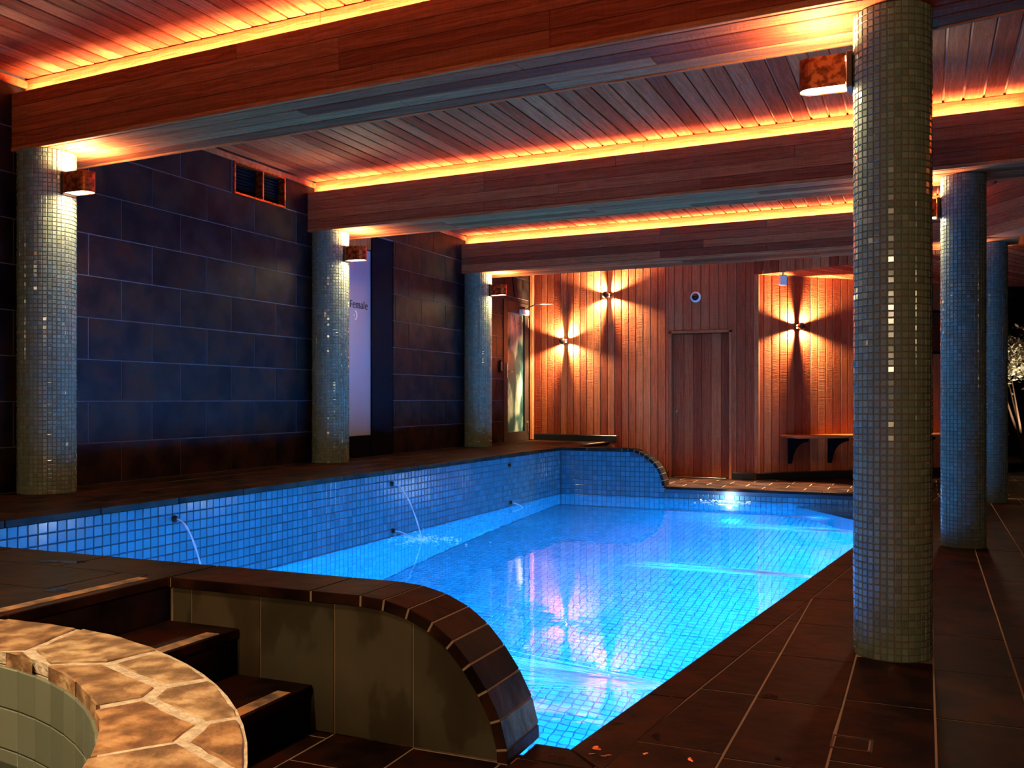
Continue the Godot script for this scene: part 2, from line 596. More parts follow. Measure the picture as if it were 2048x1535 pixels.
# ---------------------------------------------------------------- pool
func pool() -> void:
	var o := thing("swimming_pool", "tiled swimming pool basin with pale blue mosaic walls beside the slate wall", "pool")
	# basin walls (thick) and sloping floor
	var deep := -3.0
	var L := Tris.new()
	L.box(V(-4.30, (DK - 0.04 + deep) / 2.0, 6.95), Vector3(0.17, DK - 0.04 - deep, 8.9))
	var wl := part(o, "side_wall", L.mesh(), M.pool_grout)
	var F := Tris.new()
	F.prism(PackedVector2Array([Vector2(-4.4, deep), Vector2(0.2, deep), Vector2(0.2, -0.03), Vector2(-2.9, -0.03), Vector2(-2.905, 0.1), Vector2(-2.95, 0.21), Vector2(-3.03, 0.295), Vector2(-3.13, 0.36), Vector2(-3.25, 0.4), Vector2(-3.4, DK - 0.04), Vector2(-4.4, DK - 0.04)]), V(0, 0, 11.38), Vector3.RIGHT, Vector3.UP, 0.172)
	var wf := part(o, "end_wall", F.mesh(), M.pool_grout)
	var N := Tris.new()
	N.box(V(-2.6, (deep - 0.04) / 2.0, 2.58), Vector3(3.5, -0.04 - deep, 0.18))
	part(o, "end_wall", N.mesh(), M.pool_grout)
	var R := Tris.new()
	R.prism(PackedVector2Array([Vector2(right_edge(2.5) + 0.008, 2.5), Vector2(right_edge(11.4) + 0.008, 11.4), Vector2(right_edge(11.4) + 0.2, 11.4), Vector2(right_edge(2.5) + 0.2, 2.5)]), Vector3(0, -0.03, 0), Vector3.RIGHT, Vector3.FORWARD, 0.001)
	var R2 := Tris.new()
	R2.prism(PackedVector2Array([Vector2(right_edge(2.5) + 0.008, 2.5), Vector2(right_edge(11.4) + 0.008, 11.4), Vector2(right_edge(11.4) + 0.2, 11.4), Vector2(right_edge(2.5) + 0.2, 2.5)]), Vector3(0, deep, 0), Vector3.RIGHT, Vector3.FORWARD, -0.03 - deep)
	part(o, "side_wall", R2.mesh(), M.pool_grout)
	var B := Tris.new()
	B.prism(PackedVector2Array([Vector2(2.5, deep - 0.2), Vector2(11.4, deep - 0.2), Vector2(11.4, pool_depth_y(11.4) - 0.006), Vector2(2.5, pool_depth_y(2.5) - 0.006)]), V(-4.4, 0, 0), Vector3.FORWARD, Vector3.UP, 4.8)
	var fl := part(o, "basin_floor", B.mesh(), M.pool_grout)
	# mosaic: 6 cm tiles
	var P := 0.06
	var tm := bbox(Vector3(0.0545, 0.0545, 0.008), 0.0025)
	var xs := []
	var cs := PackedColorArray()
	var best := []
	# left wall
	var turn := Basis(Vector3.UP, PI / 2)
	var nz := int(8.52 / P)
	for i in nz:
		var z := 2.69 + (i + 0.5) * P
		var y := DK - 0.04 - P * 0.5
		while y > pool_depth_y(z):
			var x := Transform3D(turn * tilt(0.012), V(-4.213, y, z))
			if y > WL + 0.01 and z > 3.2 and z < 5.25 and best.size() < 300: best.append(x)
			else:
				xs.append(x)
				cs.append(vary(aqua(rng.randi() % 5)))
			y -= P
	for x in best: part(wl, "wall_tile", tm, M.pool_one[rng.randi() % 5], x)
	copies(wl, "wall_tile_field", tm, M.pool_tile, xs, cs)
	# far wall
	xs = []; cs = PackedColorArray()
	for i in int(4.2 / P):
		var x0 := -4.2 + (i + 0.5) * P
		var y := DK - 0.04 - P * 0.5
		while y > pool_depth_y(11.2):
			var top := far_profile(x0) - 0.045
			if y + 0.02 < top:
				xs.append(Transform3D(tilt(0.012), V(x0, y, 11.206)))
				cs.append(vary(aqua(rng.randi() % 5)))
			y -= P
	copies(wf, "wall_tile_field", tm, M.pool_tile, xs, cs)
	# right wall, mostly under water
	xs = []; cs = PackedColorArray()
	for i in nz:
		var z := 2.69 + (i + 0.5) * P
		var y := -0.04 - P * 0.5
		while y > pool_depth_y(z):
			xs.append(Transform3D(Basis(Vector3.UP, PI / 2 - 0.113), V(right_edge(z) + 0.005, y, z)))
			cs.append(vary(aqua(rng.randi() % 5)))
			y -= P
	copies(o, "side_wall_tile_field", tm, M.pool_tile, xs, cs)
	# floor
	xs = []; cs = PackedColorArray()
	best = []
	var pitch := atan(0.15)
	var fb := Basis(Vector3.RIGHT, -PI / 2 + pitch)
	for i in int(8.5 / P):
		var z := 2.71 + (i + 0.5) * P * cos(pitch)
		if z > 11.18: break
		for j in 72:
			var x0 := -4.17 + j * P
			if x0 > right_edge(z) - 0.03: break
			var x := Transform3D(fb, V(x0, pool_depth_y(z) - 0.002, z))
			if z > 4.0 and z < 5.2 and x0 > -2.0 and best.size() < 300: best.append(x)
			else:
				xs.append(x)
				cs.append(vary(aqua(rng.randi() % 5)))
	for x in best: part(fl, "floor_tile", tm, M.pool_one[rng.randi() % 5], x)
	copies(fl, "floor_tile_field", tm, M.pool_tile, xs, cs)
	# submerged corner steps
	var s := Tris.new()
	s.prism(PackedVector2Array([Vector2(-1.35, 11.2), Vector2(-0.02, 11.2), Vector2(-0.2, 9.55)]), Vector3(0, -1.3, 0), Vector3.RIGHT, Vector3.FORWARD, 0.9)
	part(o, "corner_step", s.mesh(), M.pool_one[1])
	s = Tris.new()
	s.prism(PackedVector2Array([Vector2(-0.8, 11.2), Vector2(-0.02, 11.2), Vector2(-0.1, 10.25)]), Vector3(0, -0.5, 0), Vector3.RIGHT, Vector3.FORWARD, 0.25)
	part(o, "corner_step", s.mesh(), M.pool_one[2])
	# copings: along the deck, low edge on the right and the far low edge
	for i in 15:
		var z0 := 2.72 + i * 0.6
		var z1 := minf(z0 + 0.596, 11.22)
		if z1 <= z0: break
		part(o, "coping_stone", bbox(Vector3(0.2, 0.04, z1 - z0), 0.004), M.pave[rng.randi() % 6], at(V(-4.285, DK - 0.02, (z0 + z1) / 2)))
	for i in 15:
		var z0 := 2.675 + i * 0.61
		var z1 := minf(z0 + 0.606, 11.22)
		if z1 <= z0 + 0.02: break
		var c := Tris.new()
		c.prism(PackedVector2Array([Vector2(right_edge(z0) - 0.012, z0), Vector2(right_edge(z1) - 0.012, z1), Vector2(right_edge(z1) + 0.126, z1), Vector2(right_edge(z0) + 0.126, z0 - (0.125 if i == 0 else 0.0))]), Vector3(0, -0.035, 0), Vector3.RIGHT, Vector3.FORWARD, 0.036, 0.003)
		part(o, "coping_stone", c.mesh(), M.pave[rng.randi() % 6])
	var c2 := Tris.new()
	c2.prism(PackedVector2Array([Vector2(-1.085, 2.675), Vector2(-0.975, 2.675), Vector2(-0.845, 2.548), Vector2(-1.085, 2.548)]), Vector3(0, -0.035, 0), Vector3.RIGHT, Vector3.FORWARD, 0.036, 0.003)
	part(o, "coping_stone", c2.mesh(), M.pave[0])
	for i in 5:
		var x0 := -2.86 + i * 0.6
		part(o, "coping_stone", bbox(Vector3(0.596, 0.035, 0.16), 0.004), M.pave[rng.randi() % 6], at(V(x0 + 0.3, -0.0165, 11.27)))
	pool_lamp_bodies()
	var w := thing("pool_water", "bright blue lit water filling the pool", "water", V(0, 0, 0), "", "stuff")
	var t := Tris.new()
	t.prism(PackedVector2Array([Vector2(-4.217, 2.672), Vector2(right_edge(2.672) + 0.004, 2.672), Vector2(right_edge(11.21) + 0.004, 11.21), Vector2(-4.217, 11.21)]), Vector3(0, -2.9, 0), Vector3.RIGHT, Vector3.FORWARD, 2.9 + WL)
	part(w, "water_body", t.mesh(), M.water)

func tilt(a: float) -> Basis:
	return Basis(Vector3.RIGHT, rng.randf_range(-a, a)) * Basis(Vector3.UP, rng.randf_range(-a, a))

func vary(c: Color) -> Color:
	var k := rng.randf_range(0.88, 1.12)
	return Color(c.r * k, c.g * k, c.b * k)

func far_profile(x: float) -> float:
	var p := [Vector2(-4.4, DK), Vector2(-3.4, DK), Vector2(-3.24, 0.435), Vector2(-3.12, 0.385), Vector2(-3.0, 0.305), Vector2(-2.925, 0.205), Vector2(-2.885, 0.11), Vector2(-2.868, 0.0), Vector2(0.3, 0.0)]
	for i in p.size() - 1:
		if x <= p[i + 1].x: return lerpf(p[i].y, p[i + 1].y, clampf((x - p[i].x) / (p[i + 1].x - p[i].x), 0, 1))
	return 0.0

# ---------------------------------------------------------------- floors
func paved(parent: Node3D, y: float, region: Array, holes: Array, x0: float, x1: float, z0: float, z1: float, pw: float, pl: float, along_z: bool, offs: Array, far := 900.0) -> void:
	# tiles clipped to the region's outlines; a column of tiles has its own offset
	var nc := int(ceil(((x1 - x0) if along_z else (z1 - z0)) / pw))
	var nr := int(ceil(((z1 - z0) if along_z else (x1 - x0)) / pl)) + 2
	for i in nc:
		var off: float = offs[i % offs.size()]
		for j in nr:
			var a := (x0 if along_z else z0) + i * pw
			var b := (z0 if along_z else x0) + (j - 1) * pl + off
			var g := 0.0032
			var q := PackedVector2Array([Vector2(a + g, b + g), Vector2(a + pw - g, b + g), Vector2(a + pw - g, b + pl - g), Vector2(a + g, b + pl - g)])
			if not along_z:
				q = PackedVector2Array([Vector2(b + g, a + g), Vector2(b + pl - g, a + g), Vector2(b + pl - g, a + pw - g), Vector2(b + g, a + pw - g)])
			var mid := (q[0] + q[2]) / 2.0
			if not seen(V(mid.x, y, mid.y), far): continue
			var left: Array = []
			for r in region: left.append_array(Geometry2D.intersect_polygons(q, r))
			for h in holes:
				var nxt := []
				for l in left: nxt.append_array(Geometry2D.clip_polygons(l, h))
				left = nxt
			for l in left:
				var neat := PackedVector2Array()
				for k in l.size():
					if neat.is_empty() or (neat[neat.size() - 1].distance_to(l[k]) > 0.008 and neat[0].distance_to(l[k]) > 0.008): neat.append(l[k])
				l = neat
				if l.size() < 3: continue
				var ar := 0.0
				for k in l.size(): ar += l[k].cross(l[(k + 1) % l.size()])
				if absf(ar) < 0.003: continue
				var t := Tris.new()
				t.prism(l, Vector3(0, y - 0.012, 0), Vector3.RIGHT, Vector3.FORWARD, 0.012 + rng.randf_range(-0.0007, 0.0007), 0.002)
				part(parent, "tile", t.mesh(), M.pave[rng.randi() % 6])

func circle(c: Vector2, r: float, n := 48) -> PackedVector2Array:
	var p := PackedVector2Array()
	for i in n: p.append(c + Vector2(cos(TAU * i / n), sin(TAU * i / n)) * r)
	return p

const SPA := Vector2(-2.176, 0.394)

func lower_floor() -> void:
	var f := setting("floor", "dark slate tiled floor around the pool")
	var t := Tris.new()
	# slabs (grout colour) leave the pool open
	t.prism(PackedVector2Array([Vector2(right_edge(2.55) + 0.11, 2.55), Vector2(right_edge(11.35) + 0.11, 11.35), Vector2(5.5, 11.35), Vector2(5.5, 2.55)]), Vector3(0, -0.25, 0), Vector3.RIGHT, Vector3.FORWARD, 0.2482)
	t.box(V(0.0, -0.1268, 0.025), Vector3(11, 0.25, 5.05))
	t.box(V(0.6, -0.1268, 14.6), Vector3(10.5, 0.25, 6.5))
	part(f, "slab", t.mesh(), M.grout)
	var side := PackedVector2Array([Vector2(right_edge(2.55) + 0.13, 2.55), Vector2(right_edge(11.22) + 0.13, 11.22), Vector2(3.0, 11.22), Vector2(3.0, 1.0), Vector2(-1.8, 1.0), Vector2(-1.8, 2.5), Vector2(-1.09, 2.5), Vector2(-1.09, 2.545), Vector2(-0.84, 2.545)])
	var far := PackedVector2Array([Vector2(-4.0, 11.355), Vector2(-2.87, 11.355), Vector2(0.2, 11.355), Vector2(0.2, 11.22), Vector2(3.0, 11.22), Vector2(3.0, 15.4), Vector2(1.1, 15.4), Vector2(-2.02, 12.58), Vector2(-2.02, 12.53), Vector2(-3.2, 12.53), Vector2(-4.0, 12.7)])
	var cols := [circle(Vector2(-0.124, 4.216), 0.152), circle(Vector2(0.25, 7.498), 0.152), circle(Vector2(0.622, 10.832), 0.152)]
	paved(f, 0.0, [side], [circle(SPA, 1.452)] + cols + [PackedVector2Array([Vector2(-0.265, 3.0), Vector2(-0.145, 3.0), Vector2(-0.145, 3.12), Vector2(-0.265, 3.12)])], -1.9825, 1.8, 1.0, 11.3, 0.2875, 0.606, true, [0.25, 0.06, 0.28, 0.09, 0.0, -0.03, 0.075, -0.01, 0.3, 0.12], 330.0)
	paved(f, 0.0, [far], cols, -4.1, 1.6, 11.3, 15.4, 0.3, 0.47, false, [0.0, 0.24], 60.0)

func upper_deck() -> void:
	var f := setting("floor_001", "raised slate deck along the left wall")
	var t := Tris.new()
	t.box(V(-4.87, 0.13, 7.9), Vector3(0.97, 0.626, 10.36))
	t.box(V(-3.92, 0.13, 0.9), Vector3(2.98, 0.626, 3.64))
	t.box(V(-2.4, 0.1, 2.611), Vector3(0.095, 0.61, 0.2))
	t.box(V(-4.75, 0.13, 12.25), Vector3(1.32, 0.626, 1.75))
	part(f, "slab", t.mesh(), M.grout)
	var strip := PackedVector2Array([Vector2(-5.375, 2.722), Vector2(-4.387, 2.722), Vector2(-4.387, 11.21), Vector2(-4.387, 11.39), Vector2(-4.1, 11.39), Vector2(-4.1, 12.73), Vector2(-5.375, 13.02)])
	var terr := PackedVector2Array([Vector2(-5.375, 0.0), Vector2(-2.43, 0.0), Vector2(-2.43, 2.478), Vector2(-5.375, 2.478)])
	var cols := [circle(Vector2(-5.2, 1.17), 0.175), circle(Vector2(-5.2, 4.43), 0.175), circle(Vector2(-5.2, 7.62), 0.175), circle(Vector2(-5.2, 10.88), 0.175)]
	paved(f, DK, [strip], cols, -5.375, -4.1, 2.72, 13.0, 0.3295, 0.606, true, [0.1, 0.42, 0.23, 0.0])
	paved(f, DK, [terr], [circle(SPA, 1.452)] + cols, -5.375, -2.43, 0.0, 2.478, 0.31, 0.606, false, [0.1, 0.4, 0.22])
	# coping over the near end wall, flat part
	for i in 4:
		var x0 := -4.42 + i * 0.52
		part(f, "coping_stone", bbox(Vector3(0.515, 0.036, 0.244), 0.004), M.pave[rng.randi() % 6], at(V(x0 + 0.26, DK - 0.018, 2.6)))
	# nosing of the deck edge at the far end with its strip
	part(f, "nosing", bbox(Vector3(0.05, 0.035, 1.33), 0.004), M.pave[2], at(V(-4.075, DK - 0.0175, 12.06)))
	part(f, "grip_strip", bbox(Vector3(0.05, 0.004, 0.8), 0.001), M.strip, at(V(-4.13, DK + 0.002, 12.3)))

# ---------------------------------------------------------------- walls
func left_wall() -> void:
	var w := setting("wall_left", "dark slate tiled wall with pale joints")
	var t := Tris.new()
	# backing with openings for the two doors and the vent
	var zs := [[-2.4, 6.44, 0.1, 3.3], [6.44, 7.14, 0.1, 2.79], [6.44, 7.14, 3.07, 3.3], [7.14, 7.93, 0.1, 3.3], [7.93, 9.09, 2.78, 3.3], [9.09, 12.06, 0.1, 3.3], [12.06, 12.95, 2.44, 3.3], [12.95, 13.3, 0.1, 3.3]]
	for q in zs: t.box(V(WALLX - 0.1015, (q[2] + q[3]) / 2, (q[0] + q[1]) / 2), Vector3(0.2, q[3] - q[2], q[1] - q[0]))
	t.box(V(WALLX - 0.5, 1.7, 7.0), Vector3(0.1, 3.4, 19.0))
	part(w, "backing", t.mesh(), M.wall_grout)
	var row := 0
	var y := 0.445
	var g := 0.0034
	while y < 3.05:
		var y1 := 0.737 if row == 0 else minf(y + 0.2937, 3.09)
		var z := 1.5 + (0.035 if row % 2 == 0 else 0.0) - (0.0 if row % 2 == 0 else 0.253)
		# joints of odd rows at 5.135 + n*0.599, of even rows at 5.224 + n*0.6
		z = 5.224 - 0.6 * 7 if row % 2 == 0 else 5.135 - 0.6 * 7 + 0.0
		if row % 2 == 1: z -= 0.21
		while z < 13.04:
			var rect := [z + g, minf(z + 0.6, 13.05) - g, y + g, y1 - g]
			var pieces := [rect]
			for hole in [[7.93, 9.09, 0.4, 2.78], [12.06, 12.95, 0.4, 2.44], [6.44, 7.14, 2.79, 3.07]]:
				var nxt := []
				for r in pieces: nxt.append_array(cut(r, hole))
				pieces = nxt
			for r in pieces:
				if r[1] - r[0] < 0.015 or r[3] - r[2] < 0.015: continue
				if not seen(V(WALLX, (r[2] + r[3]) / 2, (r[0] + r[1]) / 2), 700.0): continue
				part(w, "slate_tile", bbox(Vector3(r[1] - r[0], r[3] - r[2], 0.014), 0.0018), M.slate[rng.randi() % 6], at(V(WALLX - 0.0045 + rng.randf_range(-0.0008, 0.0008), (r[2] + r[3]) / 2, (r[0] + r[1]) / 2), PI / 2))
			z += 0.6
		y = y1
		row += 1
	var tr := setting("trim_1", "thin cedar trim between slate wall and ceiling")
	part(tr, "trim_board", bbox(Vector3(0.03, 0.045, 15.0), 0.004), M.wood_z[1], at(V(WALLX + 0.016, 3.088, 5.6)))

func cut(r: Array, h: Array) -> Array:
	# rectangle r minus rectangle h, both [z0, z1, y0, y1]
	if r[1] <= h[0] or r[0] >= h[1] or r[3] <= h[2] or r[2] >= h[3]: return [r]
	var o := []
	if r[0] < h[0]: o.append([r[0], h[0], r[2], r[3]])
	if r[1] > h[1]: o.append([h[1], r[1], r[2], r[3]])
	var a := maxf(r[0], h[0])
	var b := minf(r[1], h[1])
	if r[2] < h[2]: o.append([a, b, r[2], h[2]])
	if r[3] > h[3]: o.append([a, b, h[3], r[3]])
	return o

func plank_wall(w: Node3D, p0: Vector2, p1: Vector2, pitch: float, y_of: Callable, y1: float, holes: Array, stock := "wood_y") -> void:
	# upright boards from p0 to p1 (room x, z), facing the pool; holes in metres along the wall [s0, s1, y0, y1]
	var dir := (p1 - p0).normalized()
	var lon := p0.distance_to(p1)
	var turn := atan2(dir.y, dir.x)
	var n := int(round(lon / pitch))
	var step := lon / n
	for i in n:
		var s := i * step
		var mid := p0 + dir * (s + step / 2)
		var r := [s + 0.0035, s + step - 0.0035, float(y_of.call(mid.x)), y1]
		var pieces := [r]
		for h in holes:
			var nxt := []
			for q in pieces: nxt.append_array(cut(q, h))
			pieces = nxt
		for q in pieces:
			if q[1] - q[0] < 0.012 or q[3] - q[2] < 0.02: continue
			var c: Vector2 = p0 + dir * ((q[0] + q[1]) / 2)
			part(w, "board", bbox(Vector3(q[1] - q[0], q[3] - q[2], 0.02), 0.005), M[stock][rng.randi() % 6], at(V(c.x, (q[2] + q[3]) / 2, c.y), turn))

func back_wall() -> void:
	var w := setting("wall_back", "cedar boarded back wall with a boarded door")
	var A := Vector2(-5.4, 13.05)
	var B := Vector2(-3.2, 12.55)
	var C := Vector2(-2.02, 12.55)
	var base := func(x: float) -> float: return DK + 0.095 if x < -3.97 else 0.09
	plank_wall(w, A, B, 0.115, base, 3.11, [])
	plank_wall(w, B, C, 0.115, base, 3.11, [[0.04, 0.85, -0.1, 1.96]], "wood_y")
	var t := Tris.new()
	t.prism(PackedVector2Array([A + Vector2(-0.2, 0.06), B + Vector2(0, 0.013), Vector2(-3.16, 12.563), Vector2(-3.16, 13.2), Vector2(-5.6, 13.4)]), Vector3(0, 0, 0), Vector3.RIGHT, Vector3.FORWARD, 3.3)
	t.box(V(-2.19, 1.65, 12.75), Vector3(0.32, 3.3, 0.37))
	t.box(V(-2.75, 2.63, 12.75), Vector3(0.85, 1.34, 0.37))
	part(w, "backing", t.mesh(), M.cedar_core)
	# corner trims
	var tr := setting("trim_2", "pale cedar corner trim beside the glass door")
	part(tr, "trim_board", bbox(Vector3(0.05, 2.62, 0.03), 0.004), M.wood_y[5], at(V(-5.335, DK + 1.315, 13.0)))
	var t3 := setting("trim_3", "pale cedar edge trim at the alcove corner")
	part(t3, "trim_board", bbox(Vector3(0.06, 2.58, 0.05), 0.004), M.wood_y[5], at(V(-2.0, 0.085 + 1.29, 12.55)))
	# skirting
	var sk := setting("baseboard_back", "black tiled skirting under the cedar wall")
	var dir := (B - A).normalized()
	for i in 3:
		var s := 0.06 + i * 0.48
		var c := A + dir * (s + 0.24)
		part(sk, "skirting_tile", bbox(Vector3(0.476, 0.092, 0.018), 0.002), M.black_tile, at(V(c.x, DK + 0.046, c.y - 0.012), atan2(dir.y, dir.x)))
	for q in [[-3.19, -3.17], [-2.33, -2.03]]:
		part(sk, "skirting_tile", bbox(Vector3(q[1] - q[0], 0.085, 0.02), 0.002), M.black_tile, at(V((q[0] + q[1]) / 2, 0.0425, 12.54)))
	var cA := Vector2(-3.97, 12.725)
	part(sk, "skirting_tile", bbox(Vector3(0.7, 0.085, 0.018), 0.002), M.black_tile, at(V(-3.59, 0.0425, 12.628), atan2(dir.y, dir.x)))
	# boarded door
	var d := setting("door_3", "closed red cedar door made of wide upright boards", V(-2.735, 0, 12.6))
	var fr := Tris.new()
	fr.box(Vector3(-0.4, 0.975, 0.0), Vector3(0.035, 1.95, 0.16))
	fr.box(Vector3(0.4, 0.975, 0.0), Vector3(0.035, 1.95, 0.16))
	fr.box(Vector3(0, 1.94, 0.0), Vector3(0.835, 0.035, 0.16))
	part(d, "frame", fr.mesh(), M.wood_y[5])
	var x := -0.376
	var k := 0
	for wd in [0.15, 0.125, 0.115, 0.125, 0.13, 0.1]:
		part(d, "board", bbox(Vector3(wd - 0.003, 1.9, 0.03), 0.003), M.wood_y[[2, 0, 4, 2, 1, 4][k]], at(Vector3(x + wd / 2, 0.965, 0.0)))
		x += wd
		k += 1
	part(d, "threshold", bbox(Vector3(0.7, 0.012, 0.1), 0.002), M.steel, at(Vector3(0, 0.008, 0.03)))
	var h := part(d, "handle", bbox(Vector3(0.03, 0.05, 0.012), 0.003), M.steel, at(Vector3(-0.325, 0.89, 0.022)), "small steel finger pull")
	var kn := Tris.new()
	kn.lathe([Vector2(0.0, 0.0), Vector2(0.012, 0.0), Vector2(0.01, 0.02), Vector2(0.0, 0.024)], 12)
	part(h, "knob", kn.mesh(), M.steel, Transform3D(Basis(Vector3.RIGHT, PI / 2), Vector3(0, 0, 0.005)))

func alcove() -> void:
	var w := setting("wall_alcove", "cedar boarded alcove wall above the bench")
	var n := Vector2(ALC_D.y, -ALC_D.x)
	var e := ALC + ALC_D * 4.05
	var base := func(_x: float) -> float: return 0.09
	plank_wall(w, ALC, e, 0.118, base, 2.67, [[2.75, 3.6, 1.68, 2.28]])
	var turn := atan2(ALC_D.y, ALC_D.x)
	var mid := ALC + ALC_D * 2.0 - n * 0.07
	part(w, "backing", bbox(Vector3(4.1, 3.3, 0.1), 0.002), M.cedar_core, at(V(mid.x, 1.65, mid.y), turn))
	var sk := setting("baseboard_alcove", "black tiled skirting under the alcove wall")
	for i in 8:
		var c := ALC + ALC_D * (0.26 + i * 0.5) + n * 0.012
		part(sk, "skirting_tile", bbox(Vector3(0.496, 0.085, 0.018), 0.002), M.black_tile, at(V(c.x, 0.0425, c.y), turn))
	# small dark window in the alcove wall
	var wn := setting("window_2", "small dark window in the alcove wall", V(ALC.x + ALC_D.x * 3.175, 1.98, ALC.y + ALC_D.y * 3.175))
	wn.rotation.y = turn
	var ft := Tris.new()
	for q in [[0, 0.29, 0.86, 0.03], [0, -0.29, 0.86, 0.03]]: ft.box(Vector3(q[0], q[1], 0.0), Vector3(q[2], q[3], 0.05))
	for q in [-0.41, 0.41]: ft.box(Vector3(q, 0, 0), Vector3(0.03, 0.58, 0.05))
	part(wn, "frame", ft.mesh(), M.black)
	part(wn, "pane", bbox(Vector3(0.8, 0.56, 0.008), 0.001), M.pane)
	# low ceiling over the alcove and its header
	var hd := Vector2(cos(deg_to_rad(-25.0)), sin(deg_to_rad(-25.0)))
	var H0 := Vector2(-2.02, 12.57)
	var hdr := setting("wall_header", "cedar boarded panel above the alcove opening")
	plank_wall(hdr, H0, H0 + hd * 3.4, 0.118, func(_x: float) -> float: return 2.655, 3.11, [], "wood_y")
	var hm := H0 + hd * 1.7 + Vector2(0.01, 0.06)
	part(hdr, "backing", bbox(Vector3(3.4, 0.6, 0.06), 0.002), M.cedar_core, at(V(hm.x, 2.97, hm.y), atan2(hd.y, hd.x)))
	var c := setting("ceiling_004", "low cedar ceiling over the bench alcove")
	var region := PackedVector2Array([H0 + Vector2(0.02, 0.03), H0 + hd * 3.38 + Vector2(0, 0.05), Vector2(3.2, 16.5), e])
	for i in 34:
		var s := i * 0.127
		var a: Vector2 = H0 + hd * s
		var nn := Vector2(-hd.y, hd.x)
		var q := PackedVector2Array([a + hd * 0.004, a + hd * 0.12, a + hd * 0.12 + nn * 6.0, a + hd * 0.004 + nn * 6.0])
		for l in Geometry2D.intersect_polygons(q, region):
			var t := Tris.new()
			t.prism(l, Vector3(0, 2.68, 0), Vector3.RIGHT, -Vector3.FORWARD, 0.02, 0.0) if false else t.prism(l, Vector3(0, 2.662, 0), Vector3.RIGHT, Vector3.FORWARD, 0.018, 0.0)
			part(c, "board", t.mesh(), M.wood_z[rng.randi() % 6])
	var bt := Tris.new()
	bt.prism(region, Vector3(0, 2.682, 0), Vector3.RIGHT, Vector3.FORWARD, 0.05)
	part(c, "backing", bt.mesh(), M.cedar_core)
	# tall dark window further along the same wall
	var w0 := ALC + ALC_D * 4.08
	var wg := setting("window_1", "tall dark night window beyond the far columns", V(w0.x, 0, w0.y))
	wg.rotation.y = turn
	var f := Tris.new()
	for q in [0.03, 1.5, 2.97]: f.box(Vector3(q, 1.37, 0.0), Vector3(0.06, 2.6, 0.08))
	f.box(Vector3(1.5, 0.06, 0.0), Vector3(3.0, 0.12, 0.08))
	f.box(Vector3(1.5, 2.68, 0.0), Vector3(3.0, 0.1, 0.08))
	part(wg, "frame", f.mesh(), M.black)
	for q in [0.765, 2.235]: part(wg, "pane", bbox(Vector3(1.41, 2.51, 0.008), 0.001), M.pane, at(Vector3(q, 1.375, 0.0)))

func shell() -> void:
	# what closes the hall outside the picture
	var r := setting("wall_right", "plain dark wall on the right side of the hall")
	part(r, "wall_panel", bbox(Vector3(0.2, 3.6, 20.5), 0.01), M.slate[3], at(V(4.6, 1.5, 7.6)))
	var f := setting("wall_front", "cedar boarded wall at the near end of the hall")
	part(f, "wall_panel", bbox(Vector3(10.2, 3.6, 0.2), 0.01), M.wood_y[2], at(V(-0.4, 1.5, -2.3)))
	var n := setting("floor_002", "dark stone ground outside the window")
	part(n, "ground", bbox(Vector3(5.0, 0.2, 3.0), 0.02), M.concrete, at(V(3.4, -0.06, 18.9), 0.73))

# ---------------------------------------------------------------- ceiling
func ceilings() -> void:
	var names := ["near", "over the pool's near half", "over the pool's far half", "behind the last beam"]
	for b in 5:
		if b == 0: continue
		var nm: String = "ceiling" if b == 1 else "ceiling_%03d" % (b - 1)
		var c := setting(nm, "cedar board ceiling " + names[b - 1])
		var x := WALLX + 0.035
		var last := 2.6
		while x < last:
			var xm := x + 0.0635
			var z0 := beam_z(b - 1, xm) + 0.4
			var z1 := (beam_z(b, xm) + 0.1) if b < 4 else 15.6
			if b == 4 and xm < -2.0: z1 = wood_wall_z(xm) + 0.02
			part(c, "board", bbox(Vector3(0.112, 0.02, snappedf(z1 - z0, 0.02)), 0.004), M.wood_z[rng.randi() % 6], at(V(xm, CEIL + 0.01, (z0 + z1) / 2)))
			x += 0.127
		if b == 1:
			var t := Tris.new()
			t.box(V(-0.4, CEIL + 0.09, 7.6), Vector3(10.2, 0.14, 20.5))
			part(c, "backing", t.mesh(), M.cedar_core)

func run(x0: float, x1: float, lens: Array) -> Array:
	# butt joints along a course of boards
	var o := []
	var x := x0
	while x < x1 - 0.05:
		var l: float = lens[rng.randi() % lens.size()]
		var e := minf(x + l, x1)
		if x1 - e < 0.4: e = x1
		o.append([x, e])
		x = e
	return o

